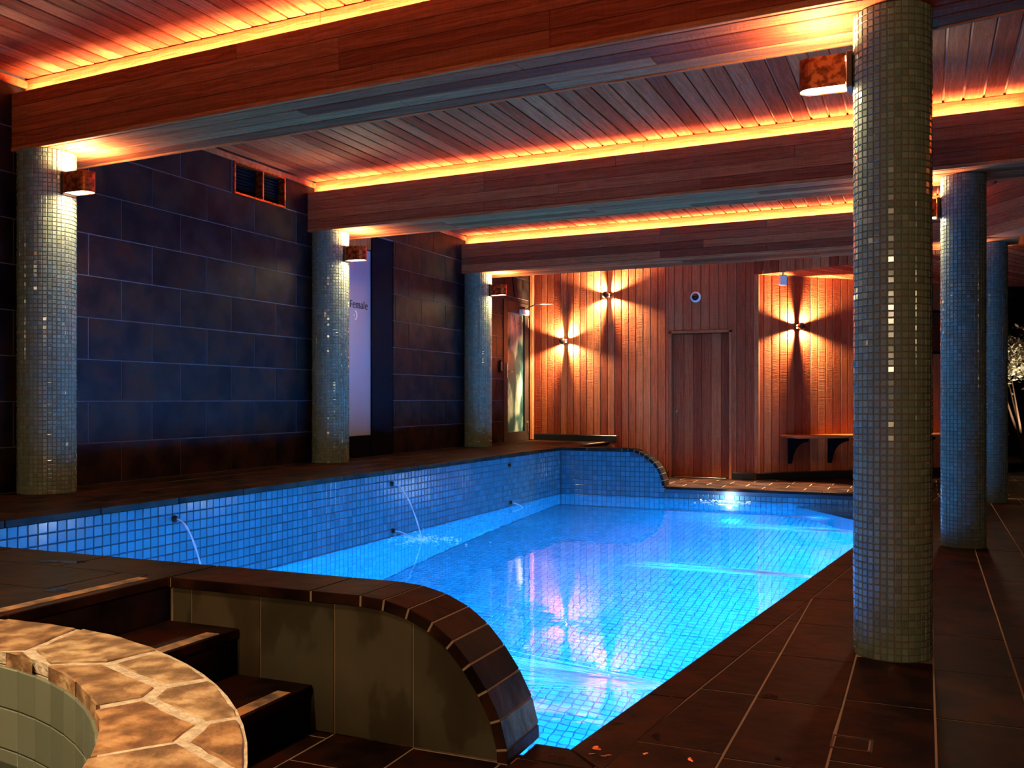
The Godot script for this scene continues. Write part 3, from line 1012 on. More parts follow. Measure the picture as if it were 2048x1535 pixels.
func beam(i: int) -> void:
	var labels := ["boxed cedar beam with light cove behind the viewer's side of the spa", "boxed cedar beam with glowing cove carried by the nearest pair of columns", "boxed cedar beam with glowing cove carried by the middle pair of columns", "boxed cedar beam with glowing cove next to the cedar back wall"]
	var o := thing("ceiling_beam", labels[i], "beam", V(WALLX, BEAM, beam_z(i, WALLX)), "boxed beams across the pool hall", "")
	var segs := [[WALLX + 0.004, -0.1], [-0.1, 4.4]]
	if i == 3: segs = [[WALLX + 0.004, 0.85]]
	if i == 2: segs = [[WALLX + 0.004, 0.62], [0.62, 4.4]]
	var org := o.position
	for sg in segs:
		var a := V(sg[0], 0, beam_z(i, sg[0] + 0.001))
		var b := V(sg[1], 0, beam_z(i, sg[1] - 0.001))
		var d := (b - a).normalized()
		var back := Vector3(-d.z, 0, d.x)
		if back.z > 0: back = -back
		var turn := atan2(-d.z, d.x)
		var lon := (b - a).length()
		var putb := func(called: String, s0: float, s1: float, y0: float, y1: float, k0: float, k1: float, bev: float, mat: Material) -> void:
			var c: Vector3 = a + d * ((s0 + s1) / 2) + back * ((k0 + k1) / 2)
			c.y = (y0 + y1) / 2
			part(o, called, bbox(Vector3(s1 - s0, y1 - y0, k1 - k0), bev), mat, Transform3D(Basis(Vector3.UP, turn), c - org))
		# core
		putb.call("core", 0.0, lon, BEAM + 0.02, CEIL - 0.156, 0.022, 0.48, 0.001, M.cedar_core)
		putb.call("core", 0.0, lon, CEIL - 0.157, CEIL + 0.02, 0.126, 0.48, 0.001, M.cedar_core)
		# four courses on the front face, lower edge trim
		var hs := [0.03, 0.085, 0.087, 0.087, 0.086]
		var y := BEAM
		for k in 5:
			for r in run(0.0, lon, [1.2, 1.9, 2.6, 3.1] if k else [3.0]):
				var tone: int = 5 if k == 0 else [0, 2, 4, 3, 1, 2][rng.randi() % 6]
				putb.call("face_board", r[0] + 0.0006, r[1] - 0.0006, y + 0.001, y + hs[k] - 0.001, -0.004 if k == 0 else 0.0, 0.022, 0.003, M.wood_x[tone])
			y += hs[k]
		# soffit boards
		for k in 4:
			for r in run(0.0, lon, [1.4, 2.2, 2.9]):
				var k0 := 0.022 + k * 0.114
				putb.call("soffit_board", r[0] + 0.0006, r[1] - 0.0006, BEAM, BEAM + 0.02, k0 + 0.004, k0 + 0.11, 0.005, M.wood_x[rng.randi() % 6])
		putb.call("edge_trim", 0.0, lon, BEAM - 0.006, BEAM + 0.04, 0.48, 0.5, 0.003, M.wood_x[5])
		# back face
		putb.call("back_board", 0.0, lon, BEAM + 0.041, CEIL, 0.48, 0.5, 0.002, M.wood_x[2])
		# light cove: shelf, fascia, tape
		putb.call("cove_shelf", 0.0, lon, CEIL - 0.155, CEIL - 0.145, 0.022, 0.1, 0.001, M.wood_x[1])
		for r in run(0.0, lon, [2.4, 3.3]):
			putb.call("cove_fascia", r[0] + 0.0006, r[1] - 0.0006, CEIL - 0.145, CEIL + 0.0, 0.1, 0.125, 0.002, M.wood_x[1])
		putb.call("led_tape", 0.06, lon - 0.03, CEIL - 0.144, CEIL - 0.13, 0.053, 0.067, 0.001, M.led)
		var lp: Vector3 = a + d * (lon / 2) + back * 0.06
		lp.y = CEIL - 0.125
		area(lp, (Vector3.UP + back * 0.55).normalized(), d, Vector2(lon - 0.1, 0.012), 2.3 * lon, LED_COL)

func side_beam() -> void:
	var o := thing("side_beam", "short boxed cedar beam slanting from the third column towards the right", "beam", V(0.55, BEAM, 10.38))
	var d := Vector3(0.53, 0, 0.848)
	var turn := atan2(-d.z, d.x)
	var sd := Vector3(d.z, 0, -d.x)   # away from the pool
	for k in 5:
		part(o, "face_board", bbox(Vector3(2.3, 0.096, 0.02), 0.003), M.wood_x[[1, 2, 0, 4, 2][k]], Transform3D(Basis(Vector3.UP, turn), d * 1.15 + Vector3(0, 0.05 + k * 0.098, 0)))
	part(o, "core", bbox(Vector3(2.3, 0.5, 0.3), 0.003), M.cedar_core, Transform3D(Basis(Vector3.UP, turn), d * 1.15 + sd * 0.165 + Vector3(0, 0.255, 0)))

# ---------------------------------------------------------------- columns and sconces
func columns() -> void:
	var P := 0.0272
	var tile := bbox(Vector3(0.0241, 0.0241, 0.006), 0.0022)
	var list := [
		[-0.124, 4.216, 0.0, 0.15, "tall celadon mosaic column standing at the pool edge beside the floor drain", PI, "one", "column beside the floor drain"],
		[0.25, 7.498, 0.0, 0.147, "celadon mosaic column at the pool edge, middle of the right hand row", PI, "", "second column of the pool edge row"],
		[0.622, 10.832, 0.0, 0.147, "celadon mosaic column at the far end of the right hand row near the night window", PI, "", "column next to the night window"],
		[-5.2, 4.43, DK, 0.173, "celadon mosaic column on the deck in front of the slate wall, before the vent", 0.0, "", "column standing before the wall vent"],
		[-5.2, 7.62, DK, 0.173, "celadon mosaic column on the deck beside the frosted Female door", 0.0, "", "column beside the frosted Female door"],
		[-5.2, 10.88, DK, 0.173, "celadon mosaic column on the deck beside the steamed glass door", 0.0, "", "column beside the steamed glass door"],
		[-5.2, 1.17, DK, 0.173, "celadon mosaic column on the terrace behind the spa", 0.0, "", "column behind the spa tub"]]
	for c in list:
		var top: float = BEAM - 0.001
		var h: float = top - c[2]
		var o := thing("tiled_column", c[4], "column", V(c[0], c[2], c[1]), "mosaic columns of the pool hall")
		var t := Tris.new()
		t.lathe([Vector2(0, 0), Vector2(c[3] - 0.003, 0), Vector2(c[3] - 0.003, h), Vector2(0, h)], 64)
		part(o, "core", t.mesh(), M.mosaic_grout)
		var n := int(round(TAU * (c[3] + 0.001) / P))
		var rows := int(h / P)
		var ph := h / rows
		var xs := []
		var cs := PackedColorArray()
		var best := []
		var cam := Vector3(0, 0, 0) - o.position
		var front := atan2(cam.x, cam.z)
		for i in n:
			var a := TAU * i / n
			var tones := rng.randf_range(0.9, 1.1)
			for j in rows:
				var bs := Basis(Vector3.UP, a) * tilt(0.055)
				var x := Transform3D(bs, Vector3(sin(a), 0, cos(a)) * (c[3] - 0.001) + Vector3(0, (j + 0.5) * ph, 0))
				if c[6] == "one" and absf(angle_difference(a, front)) < 0.75 and j > 22 and j < 61 and best.size() < 300: best.append(x)
				else:
					xs.append(x)
					var q := vary(celadon(rng.randi() % 5))
					cs.append(Color(q.r * tones, q.g * tones, q.b * tones))
		for x in best: part(o, "tile", tile, M.mosaic_one[rng.randi() % 5], x)
		copies(o, "tile_field", tile, M.mosaic, xs, cs)
		sconce(c[0], c[1], c[3], c[5], c[7])

func stadium(w: float, l: float) -> PackedVector2Array:
	# flat at x = 0, round at the far end
	var p := PackedVector2Array([Vector2(0, -w / 2), Vector2(l - w / 2, -w / 2)])
	for i in range(1, 12):
		var a := -PI / 2 + PI * i / 12.0
		p.append(Vector2(l - w / 2 + cos(a) * w / 2, sin(a) * w / 2))
	p.append(Vector2(l - w / 2, w / 2))
	p.append(Vector2(0, w / 2))
	return p

func sconce(cx: float, cz: float, r: float, turn: float, whose: String) -> void:
	var lab := "copper up and down light on the " + whose
	var o := thing("copper_sconce", lab, "wall light", V(cx + cos(turn) * r, 2.35, cz), "copper sconces on the mosaic columns")
	o.rotation.y = turn
	# shell: a tube with the D shaped plan, open at both ends
	var l := 0.19
	var p := stadium(0.112, l)
	var inner := stadium(0.106, l - 0.003)
	var t := Tris.new()
	var h := 0.13
	for i in p.size():
		var j := (i + 1) % p.size()
		if i == p.size() - 1: continue
		var q := func(v: Vector2, y: float) -> Vector3: return Vector3(v.x + 0.03, y, v.y)
		var nn := (p[j] - p[i]).orthogonal()
		nn = -nn if nn.dot((p[i] + p[j]) / 2 - Vector2(0.08, 0)) < 0 else nn
		var aw := Vector3(nn.x, 0, nn.y)
		t.poly([q.call(p[i], 0), q.call(p[j], 0), q.call(p[j], h), q.call(p[i], h)], aw)
		t.poly([q.call(inner[i], 0), q.call(inner[j], 0), q.call(inner[j], h), q.call(inner[i], h)], -aw)
		t.poly([q.call(p[i], 0), q.call(p[j], 0), q.call(inner[j], 0), q.call(inner[i], 0)], Vector3.DOWN)
		t.poly([q.call(p[i], h), q.call(p[j], h), q.call(inner[j], h), q.call(inner[i], h)], Vector3.UP)
	part(o, "shade", t.mesh(), M.copper)
	part(o, "back_plate", bbox(Vector3(0.024, 0.15, 0.1), 0.003), M.bronze, at(Vector3(0.014, 0.065, 0)))
	part(o, "spacer", bbox(Vector3(0.02, 0.09, 0.03), 0.003), M.copper, at(Vector3(0.032, 0.065, 0)))
	for y in [0.004, 0.122]:
		var d := Tris.new()
		d.prism(stadium(0.104, l - 0.006), Vector3(0.031, y, 0), Vector3.RIGHT, Vector3.FORWARD, 0.004)
		part(o, "diffuser", d.mesh(), M.lamp, Transform3D(), "glowing white end glass")
	var mid := o.transform * Vector3(0.13, 0, 0)
	area(mid + Vector3(0, -0.004, 0), Vector3.DOWN, Vector3.RIGHT, Vector2(0.14, 0.09), 1.6, WARM)
	area(mid + Vector3(0, 0.136, 0), Vector3.UP, Vector3.RIGHT, Vector2(0.14, 0.09), 2.4, WARM)

# ---------------------------------------------------------------- low walls at both pool ends
func curved_wall(o: Node3D, prof: Array, zf: float, zb: float, joints: Array, slate_face: bool, over: float) -> void:
	# prof: outline of the coping's upper surface from the flat top down to the floor
	var body := PackedVector2Array()
	var n := prof.size()
	var inn := []
	for i in n:
		var a: Vector2 = prof[maxi(i - 1, 0)]
		var b: Vector2 = prof[mini(i + 1, n - 1)]
		var t := (b - a).normalized()
		inn.append(prof[i] - Vector2(-t.y, t.x) * 0.034)
	inn[0].x = prof[0].x
	inn[n - 1].y = 0.0
	# core
	body.append(Vector2(inn[0].x, 0))
	for p in inn: body.append(p)
	var t := Tris.new()
	t.prism(body, V(0, 0, zb - 0.008 - over), Vector3.RIGHT, Vector3.UP, zb - zf - 0.012 - 2.0 * over)
	if slate_face: part(o, "core", t.mesh(), M.grout)
	if slate_face:
		for k in joints.size() - 1:
			var q := PackedVector2Array([Vector2(joints[k] + 0.002, 0.003), Vector2(joints[k + 1] - 0.002, 0.003), Vector2(joints[k + 1] - 0.002, 1), Vector2(joints[k] + 0.002, 1)])
			for l in Geometry2D.intersect_polygons(q, body):
				var f := Tris.new()
				f.prism(l, V(0, 0, zf + over + 0.012), Vector3.RIGHT, Vector3.UP, 0.012, 0.0015)
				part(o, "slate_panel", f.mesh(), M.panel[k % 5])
	var band := PackedVector2Array()
	for i in n:
		var c: Vector2 = prof[i].lerp(inn[i], 0.07)
		if i == n - 1: c.y = 0.0
		band.append(c)
	for i in n: band.append(inn[n - 1 - i])
	var gb := Tris.new()
	gb.prism(band, V(0, 0, zb - 0.0025), Vector3.RIGHT, Vector3.UP, zb - zf - 0.005)
	part(o, "joint_mortar", gb.mesh(), M.grout)
	# coping pieces
	for i in n - 1:
		var a: Vector2 = prof[i]
		var b: Vector2 = prof[i + 1]
		var c: Vector2 = inn[i + 1]
		var d: Vector2 = inn[i]
		var g := (b - a).normalized() * 0.0035
		var f := Tris.new()
		f.prism(PackedVector2Array([a + g, b - g, c - g, d + g]), V(0, 0, zb), Vector3.RIGHT, Vector3.UP, zb - zf, 0.002)
		part(o, "coping_stone", f.mesh(), M.pave[[3, 1, 3, 0, 5, 3, 1, 4][i % 8]])

func parapets() -> void:
	var o := thing("parapet_wall", "low slate faced wall curving down to the floor beside the steps", "low wall", V(0, 0, 0))
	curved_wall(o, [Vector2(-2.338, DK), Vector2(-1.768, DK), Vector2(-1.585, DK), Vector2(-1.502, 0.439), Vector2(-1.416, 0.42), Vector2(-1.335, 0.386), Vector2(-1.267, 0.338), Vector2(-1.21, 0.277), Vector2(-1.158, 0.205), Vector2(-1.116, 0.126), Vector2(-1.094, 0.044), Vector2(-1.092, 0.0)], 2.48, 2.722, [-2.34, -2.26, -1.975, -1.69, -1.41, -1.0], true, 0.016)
	# pool side of the near end wall is tiled
	var q := thing("curved_coping", "slate coping curving down over the far pool wall beside the cedar door", "coping", V(0, 0, 0))
	curved_wall(q, [Vector2(-4.3, DK), Vector2(-3.85, DK), Vector2(-3.4, DK), Vector2(-3.32, 0.442), Vector2(-3.24, 0.432), Vector2(-3.17, 0.408), Vector2(-3.11, 0.375), Vector2(-3.05, 0.335), Vector2(-2.99, 0.283), Vector2(-2.94, 0.222), Vector2(-2.9, 0.15), Vector2(-2.875, 0.07), Vector2(-2.866, 0.0)], 11.185, 11.4, [-4.3, -3.7, -3.1, -2.8], false, 0.0)

# ---------------------------------------------------------------- steps
func steps() -> void:
	var o := thing("slate_steps", "three dark slate steps with grip strips between spa and low wall", "steps")
	var spa_c := circle(SPA, 1.452, 72)
	var lev := [[DK, -2.43, -2.35], [0.297, -2.352, -2.06], [0.148, -2.062, -1.772]]
	for k in 3:
		var y: float = lev[k][0]
		var x0: float = lev[k][1]
		var x1: float = lev[k][2]
		var rect := PackedVector2Array([Vector2(x0, 0.9), Vector2(x1 - 0.014, 0.9), Vector2(x1 - 0.014, 2.494), Vector2(x0, 2.494)])
		for l in Geometry2D.clip_polygons(rect, spa_c):
			var t := Tris.new()
			t.prism(l, Vector3(0, 0.0, 0), Vector3.RIGHT, Vector3.FORWARD, y - 0.03)
			part(o, "block", t.mesh(), M.grout)
		# riser tiles
		for z in [[1.27, 1.87], [1.872, 2.494]]:
			var rr := PackedVector2Array([Vector2(x1 - 0.014, z[0]), Vector2(x1 - 0.004, z[0]), Vector2(x1 - 0.004, z[1] - 0.004), Vector2(x1 - 0.014, z[1] - 0.004)])
			for l in Geometry2D.clip_polygons(rr, spa_c):
				var t := Tris.new()
				t.prism(l, Vector3(0, y - 0.146, 0), Vector3.RIGHT, Vector3.FORWARD, 0.115)
				part(o, "riser_tile", t.mesh(), M.slate[[0, 2, 5][k]])
		# tread tiles
		for z in [[1.27, 1.87], [1.872, 2.494]]:
			var rr := PackedVector2Array([Vector2(x0 + (0.002 if k == 0 else -0.0), z[0]), Vector2(x1 + 0.004, z[0]), Vector2(x1 + 0.004, z[1] - 0.004), Vector2(x0, z[1] - 0.004)])
			for l in Geometry2D.clip_polygons(rr, spa_c):
				var t := Tris.new()
				t.prism(l, Vector3(0, y - 0.03, 0), Vector3.RIGHT, Vector3.FORWARD, 0.03, 0.003)
				part(o, "tread_tile", t.mesh(), M.pave[[3, 0, 2][k]])
	for q in [[-2.405, DK, 1.86, 2.43, 0.045], [-2.085, 0.297, 2.12, 2.4, 0.05], [-1.8, 0.148, 2.05, 2.39, 0.05]]:
		part(o, "grip_strip", bbox(Vector3(q[4], 0.003, q[3] - q[2]), 0.0008), M.strip, at(V(q[0], q[1] + 0.0015, (q[2] + q[3]) / 2)))

# ---------------------------------------------------------------- spa tub
func spa() -> void:
	var RY := DK
	var ic := Vector2(-2.13, 0.52)
	var ir := 1.07
	var o := thing("spa_tub", "round spa tub with crazy paved limestone rim and green tiled inside", "spa", V(SPA.x, 0, SPA.y))
	var org := o.position
	# wall ring of the tub
	var out := circle(SPA, 1.43, 96)
	var hole := circle(ic, ir + 0.012, 96)
	var w := Tris.new()
	for i in 96:
		var j := (i + 1) % 96
		var a := out[i]
		var b := out[j]
		var c := hole[j]
		var d := hole[i]
		var A := V(a.x, 0, a.y) - org
		var B := V(b.x, 0, b.y) - org
		var C := V(c.x, -0.4, c.y) - org
		var D := V(d.x, -0.4, d.y) - org
		var up := Vector3(0, RY - 0.035, 0)
		var ui := Vector3(0, RY - 0.035 + 0.4, 0)
		w.poly([A, B, B + up, A + up], A)
		w.poly([D, C, C + ui, D + ui], -A)
		w.poly([A + up, B + up, C + ui, D + ui], Vector3.UP)
	part(o, "tub_wall", w.mesh(), M.lime_mortar)
	# crazy paving: cells of scattered points over the rim, clipped to the ring
	var sites := []
	var r2 := RandomNumberGenerator.new()
	r2.seed = 77
	for i in 2600:
		var a := r2.randf() * TAU
		var p := SPA + Vector2(cos(a), sin(a)) * r2.randf_range(0.86, 1.52)
		var ok := true
		for s in sites:
			if s.distance_to(p) < 0.27: ok = false; break
		if ok: sites.append(p)
	var rim := circle(SPA, 1.45, 96)
	var inner := circle(ic, ir - 0.012, 96)
	for s in sites:
		if not seen(V(s.x, RY, s.y), 500.0): continue
		var cell := PackedVector2Array([s + Vector2(-0.5, -0.5), s + Vector2(0.5, -0.5), s + Vector2(0.5, 0.5), s + Vector2(-0.5, 0.5)])
		for u in sites:
			if u == s or u.distance_to(s) > 0.9: continue
			cell = half(cell, (s + u) / 2.0, (s - u).normalized())
			if cell.size() < 3: break
		if cell.size() < 3: continue
		for l in Geometry2D.intersect_polygons(cell, rim):
			for m in Geometry2D.clip_polygons(l, inner):
				if Geometry2D.is_polygon_clockwise(m): continue
				for q in Geometry2D.offset_polygon(m, -0.0145, Geometry2D.JOIN_ROUND):
					if q.size() < 3: continue
					var rough := PackedVector2Array()
					for k in q.size():
						var a: Vector2 = q[k]
						var b: Vector2 = q[(k + 1) % q.size()]
						var nn := maxi(1, int(a.distance_to(b) / 0.035))
						for e in nn: rough.append(a.lerp(b, float(e) / nn) + Vector2(r2.randf_range(-1, 1), r2.randf_range(-1, 1)) * 0.0028)
					if Geometry2D.triangulate_polygon(rough).is_empty(): rough = q
					var t := Tris.new()
					t.prism(rough, Vector3(0, RY - 0.032, 0) - org, Vector3.RIGHT, Vector3.FORWARD, 0.032 + r2.randf_range(0.0, 0.005), 0.003)
					part(o, "paving_stone", t.mesh(), M.lime[r2.randi() % 4])
	# mortar between the stones
	var mo := Tris.new()
	for i in 96:
		var j := (i + 1) % 96
		var ring := circle(SPA, 1.442, 96)
		var a := V(ring[i].x, RY - 0.0025, ring[i].y) - org
		var b := V(ring[j].x, RY - 0.0025, ring[j].y) - org
		var c := V(hole[j].x, RY - 0.0025, hole[j].y) - org
		var d := V(hole[i].x, RY - 0.0025, hole[i].y) - org
		var dn := Vector3(0, -0.028, 0)
		mo.poly([a, b, c, d], Vector3.UP)
		mo.poly([a + dn, b + dn, c + dn, d + dn], Vector3.DOWN)
		mo.poly([a, b, b + dn, a + dn], a)
		mo.poly([d, c, c + dn, d + dn], -a)
	part(o, "mortar_bed", mo.mesh(), M.lime_mortar)
	# inside tiles, three courses over a bench and a deeper bowl
	var tw := 0.078
	var n := int(TAU * ir / tw)
	var cm := Vector3(ic.x, 0, -ic.y) - org
	var tm := bbox(Vector3(0.0752, 0.0938, 0.01), 0.002)
	var low := bbox(Vector3(0.067, 0.0938, 0.01), 0.002)
	for i in n:
		var a := TAU * i / n
		var dr := Vector3(sin(a), 0, cos(a))
		if not seen(V(ic.x + dr.x * ir, 0.3, ic.y - dr.z * ir), 300.0): continue
		for k in 3:
			part(o, "tile", tm, M.mosaic_one[rng.randi() % 5], Transform3D(Basis(Vector3.UP, a + PI), cm + dr * ir + Vector3(0, 0.366 - k * 0.0965, 0)))
		for k in 3:
			var lean := Basis(Vector3.UP, a + PI) * Basis(Vector3.RIGHT, -PI / 2 + 0.12)
			part(o, "tile", low, M.mosaic_one[rng.randi() % 5], Transform3D(lean, cm + dr * (ir - 0.06 - k * 0.097) + Vector3(0, 0.098 - k * 0.012, 0)))
	var bowl := Tris.new()
	var pr := [Vector2(0.0, -0.36), Vector2(0.6, -0.36), Vector2(0.74, -0.2), Vector2(0.76, 0.058), Vector2(ir + 0.02, 0.09)]
	for k in pr.size(): pr[k] = Vector2(pr[k].x, pr[k].y)
	bowl.lathe(pr, 64, cm)
	part(o, "bowl", bowl.mesh(), M.mosaic_one[1])
	var wa := thing("spa_water", "still greenish water in the round spa tub", "water", V(ic.x, 0.19, ic.y), "", "stuff")
	var wt := Tris.new()
	wt.lathe([Vector2(0, -0.56), Vector2(0.62, -0.56), Vector2(0.7, -0.13), Vector2(ir + 0.004, -0.095), Vector2(ir + 0.004, 0.0), Vector2(0, 0.0)], 64)
	part(wa, "water_body", wt.mesh(), M.water)

func half(p: PackedVector2Array, c: Vector2, n: Vector2) -> PackedVector2Array:
	var o := PackedVector2Array()
	for i in p.size():
		var a := p[i]
		var b := p[(i + 1) % p.size()]
		var da := (a - c).dot(n)
		var db := (b - c).dot(n)
		if da >= 0: o.append(a)
		if da * db < 0: o.append(a.lerp(b, da / (da - db)))
	return o

# ---------------------------------------------------------------- doors, lamps and fittings
func wall_things() -> void:
	# frosted door with lettering
	var d := setting("door_1", "white frosted glass door lettered Female in a deep black frame", V(WALLX, DK, 8.5))
	part(d, "leaf", bbox(Vector3(0.9, 1.95, 0.02), 0.003), M.frost, at(Vector3(-0.035, 1.195, 0.12), PI / 2))
	part(d, "kick_rail", bbox(Vector3(0.9, 0.22, 0.04), 0.003), M.black, at(Vector3(-0.035, 0.11, 0.12), PI / 2))
	part(d, "jamb", bbox(Vector3(0.12, 2.334, 0.428), 0.004), M.black, at(Vector3(-0.064, 1.167, -0.374)))
	part(d, "jamb", bbox(Vector3(0.12, 2.334, 0.06), 0.004), M.black, at(Vector3(-0.064, 1.167, 0.535)))
	part(d, "head_board", bbox(Vector3(0.73, 0.15, 0.02), 0.003), M.wood_y[1], at(Vector3(-0.03, 2.255, 0.17), PI / 2))
	var tx := TextMesh.new()
	tx.text = "Female"
	var fo := SystemFont.new()
	fo.font_names = PackedStringArray(["Droid Sans"])
	tx.font = fo
	tx.font_size = 64
	tx.depth = 0.004
	tx.pixel_size = 0.00165
	part(d, "lettering", tx, M.paint_black, Transform3D(Basis(Vector3.UP, PI / 2), Vector3(-0.0228, 1.58, 0.07)), "black lettering Female")
	var cr := Tris.new()
	var moon := PackedVector2Array()
	for i in 25:
		var a := -1.35 + 2.7 * i / 24.0
		moon.append(Vector2(cos(a), sin(a)) * 0.055)
	for i in 25:
		var a := 1.2 - 2.4 * i / 24.0
		moon.append(Vector2(-0.012 + cos(a) * 0.046, sin(a) * 0.046))
	cr.prism(moon, Vector3.ZERO, Vector3.RIGHT, Vector3.UP, 0.003)
	cr.prism(circle(Vector2(-0.005, 0), 0.009, 12), Vector3.ZERO, Vector3.RIGHT, Vector3.UP, 0.003)
	part(d, "emblem", cr.mesh(), M.paint_pale, Transform3D(Basis(Vector3.UP, PI / 2), Vector3(-0.0245, 1.47, 0.155)), "pale crescent emblem")
	# steamed glass door
	var g := setting("door_2", "brown framed door with steamed up glass", V(WALLX, DK, 12.505))
	var f := Tris.new()
	f.box(Vector3(-0.03, 0.995, 0.38), Vector3(0.09, 1.99, 0.13))
	f.box(Vector3(-0.03, 0.995, -0.375), Vector3(0.09, 1.99, 0.14))
	f.box(Vector3(-0.03, 1.915, 0), Vector3(0.09, 0.15, 0.62))
	f.box(Vector3(-0.03, 0.07, 0), Vector3(0.09, 0.13, 0.62))
	part(g, "frame", f.mesh(), M.brown_frame)
	part(g, "pane", bbox(Vector3(0.63, 1.72, 0.012), 0.001), M.steam_glass, at(Vector3(-0.02, 0.99, 0), PI / 2))
	var hd := part(g, "handle", bbox(Vector3(0.012, 0.2, 0.035), 0.003), M.steel, at(Vector3(0.021, 1.0, 0.35)))
	part(hd, "lever", bbox(Vector3(0.016, 0.016, 0.12), 0.004), M.steel, at(Vector3(0.045, -0.01, -0.05)))
	for y in [0.2, 1.72]: part(g, "hinge", bbox(Vector3(0.02, 0.14, 0.025), 0.004), M.steel, at(Vector3(0.024, y, -0.4)))
	var cl := part(g, "door_closer", bbox(Vector3(0.06, 0.07, 0.24), 0.006), M.white, at(Vector3(0.05, 1.86, -0.2)))
	var arm := Tris.new()
	arm.tube([Vector3(0.03, 0.03, 0.05), Vector3(0.22, 0.1, 0.1), Vector3(0.36, 0.13, -0.2)], [0.01, 0.01, 0.01], 6)
	part(cl, "arm", arm.mesh(), M.steel)
	var wi := Tris.new()
	wi.tube([V(WALLX + 0.02, 3.05, 12.26), V(WALLX + 0.02, 2.5, 12.42)], [0.007, 0.007], 6)
	var cord := thing("loose_cable", "thin dark cable hanging above the glass door", "cable", Vector3.ZERO)
	part(cord, "cable_run", wi.mesh(), M.black)
	var rd := thing("card_reader", "small black card reader on the slate beside the glass door", "card reader", V(WALLX + 0.002, 1.5, 11.94))
	part(rd, "case", bbox(Vector3(0.03, 0.16, 0.07), 0.006), M.black, at(Vector3(0.015, 0, 0)))
	part(rd, "face", bbox(Vector3(0.003, 0.13, 0.05), 0.001), M.bronze, at(Vector3(0.031, 0, 0)))
	# vent in the slate wall
	var v := thing("vent_grille", "dark two part vent with copper edge high in the slate wall", "vent", V(WALLX, 2.79, 6.79))
	var vf := Tris.new()
	vf.box(Vector3(-0.03, 0.008, 0), Vector3(0.1, 0.016, 0.7))
	vf.box(Vector3(-0.03, 0.272, 0), Vector3(0.1, 0.016, 0.7))
	for z in [-0.342, -0.03, 0.342]: vf.box(Vector3(-0.03, 0.14, z), Vector3(0.1, 0.25, 0.016))
	part(v, "frame", vf.mesh(), M.copper)
	for k in 9:
		for z in [0.155, -0.186]:
			part(v, "louvre", bbox(Vector3(0.05, 0.004, 0.3), 0.001), M.black, Transform3D(Basis(Vector3.BACK, 0.6), Vector3(-0.06, 0.03 + k * 0.027, z)))
	part(v, "back", bbox(Vector3(0.01, 0.28, 0.7), 0.001), M.black, at(Vector3(-0.1, 0.14, 0)))
	# orb lights
	var dir := Vector2(2.2, -0.5).normalized()
	orb(Vector2(-4.752, 12.903), 1.883, dir, "small bronze orb light on the cedar wall next to the glass door")
	orb(Vector2(-4.05, 12.743), 2.494, dir, "small bronze orb light high on the cedar wall between glass door and boarded door")
	var ap := ALC + ALC_D * 0.62
	orb(ap, 2.0, ALC_D, "small bronze orb light on the alcove wall above the bench")
	# dome camera
	var dm := thing("dome_camera", "white ringed dome camera on cedar above the boarded door", "camera", V(-2.79, 2.4, 12.538))
	var rg := Tris.new()
	rg.lathe([Vector2(0.0, 0.0), Vector2(0.07, 0.0), Vector2(0.072, 0.02), Vector2(0.064, 0.036), Vector2(0.05, 0.042), Vector2(0.045, 0.036)], 32)
	part(dm, "ring", rg.mesh(), M.white, Transform3D(Basis(Vector3.RIGHT, PI / 2), Vector3.ZERO))
	var ds := Tris.new()
	var pr := []
	for i in 9: pr.append(Vector2(0.047 * cos(i * PI / 16), 0.03 + 0.045 * sin(i * PI / 16)))
	ds.lathe(pr, 24)
	var gl := std("dome_glass", Color(0.01, 0.01, 0.015), 0.04)
	part(dm, "dome", ds.mesh(), gl, Transform3D(Basis(Vector3.RIGHT, PI / 2), Vector3.ZERO))
	# little spotlight under the alcove header
	var sp := thing("hanging_spotlight", "small white spotlight hung under the alcove ceiling", "spotlight", V(-1.66, 2.66, 12.47))
	part(sp, "bracket", bbox(Vector3(0.02, 0.05, 0.02), 0.002), M.white, at(Vector3(0, -0.025, 0)))
	part(sp, "body", bbox(Vector3(0.085, 0.13, 0.085), 0.008), M.white, Transform3D(Basis(Vector3.UP, 0.4) * Basis(Vector3.RIGHT, 0.15), Vector3(0, -0.1, 0)))
	# bench
	var n := Vector2(ALC_D.y, -ALC_D.x)
	var b0 := ALC + ALC_D * 0.36
	var be := thing("cedar_bench", "long cedar bench on black curved brackets in the alcove", "bench", V(b0.x, 0, b0.y))
	be.rotation.y = atan2(ALC_D.y, ALC_D.x)
	for k in 3:
		part(be, "seat_plank", bbox(Vector3(3.4, 0.035, 0.138), 0.005), M.wood_x[[5, 1, 5][k]], at(Vector3(1.7, 0.562, 0.085 + k * 0.142)))
	for x in [0.14, 0.76, 1.45, 2.15, 2.85]:
		var br := Tris.new()
		var p := PackedVector2Array([Vector2(0.012, 0.2), Vector2(0.012, 0.543), Vector2(0.4, 0.543), Vector2(0.4, 0.505)])
		for i in range(1, 9):
			var a := PI / 2 + i * (PI / 2) / 9.0
			p.append(Vector2(0.4 + cos(a) * 0.34, 0.2 + sin(a) * 0.3))
		p.append(Vector2(0.05, 0.2))
		br.prism(p, Vector3(x + 0.02, 0, 0), Vector3.BACK, Vector3.UP, 0.04)
		part(be, "bracket", br.mesh(), M.black)
	# floor drain
	var dr := thing("floor_drain", "rectangular tile insert drain cover in the slate floor by the column", "drain", V(-0.205, -0.008, 3.06))
	var fr := Tris.new()
	for q in [[0, 0.055, 0.116, 0.006], [0, -0.055, 0.116, 0.006]]: fr.box(Vector3(q[0], 0.004, q[1]), Vector3(q[2], 0.011, q[3]))
	for q in [-0.056, 0.056]: fr.box(Vector3(q, 0.004, 0), Vector3(0.006, 0.011, 0.11))
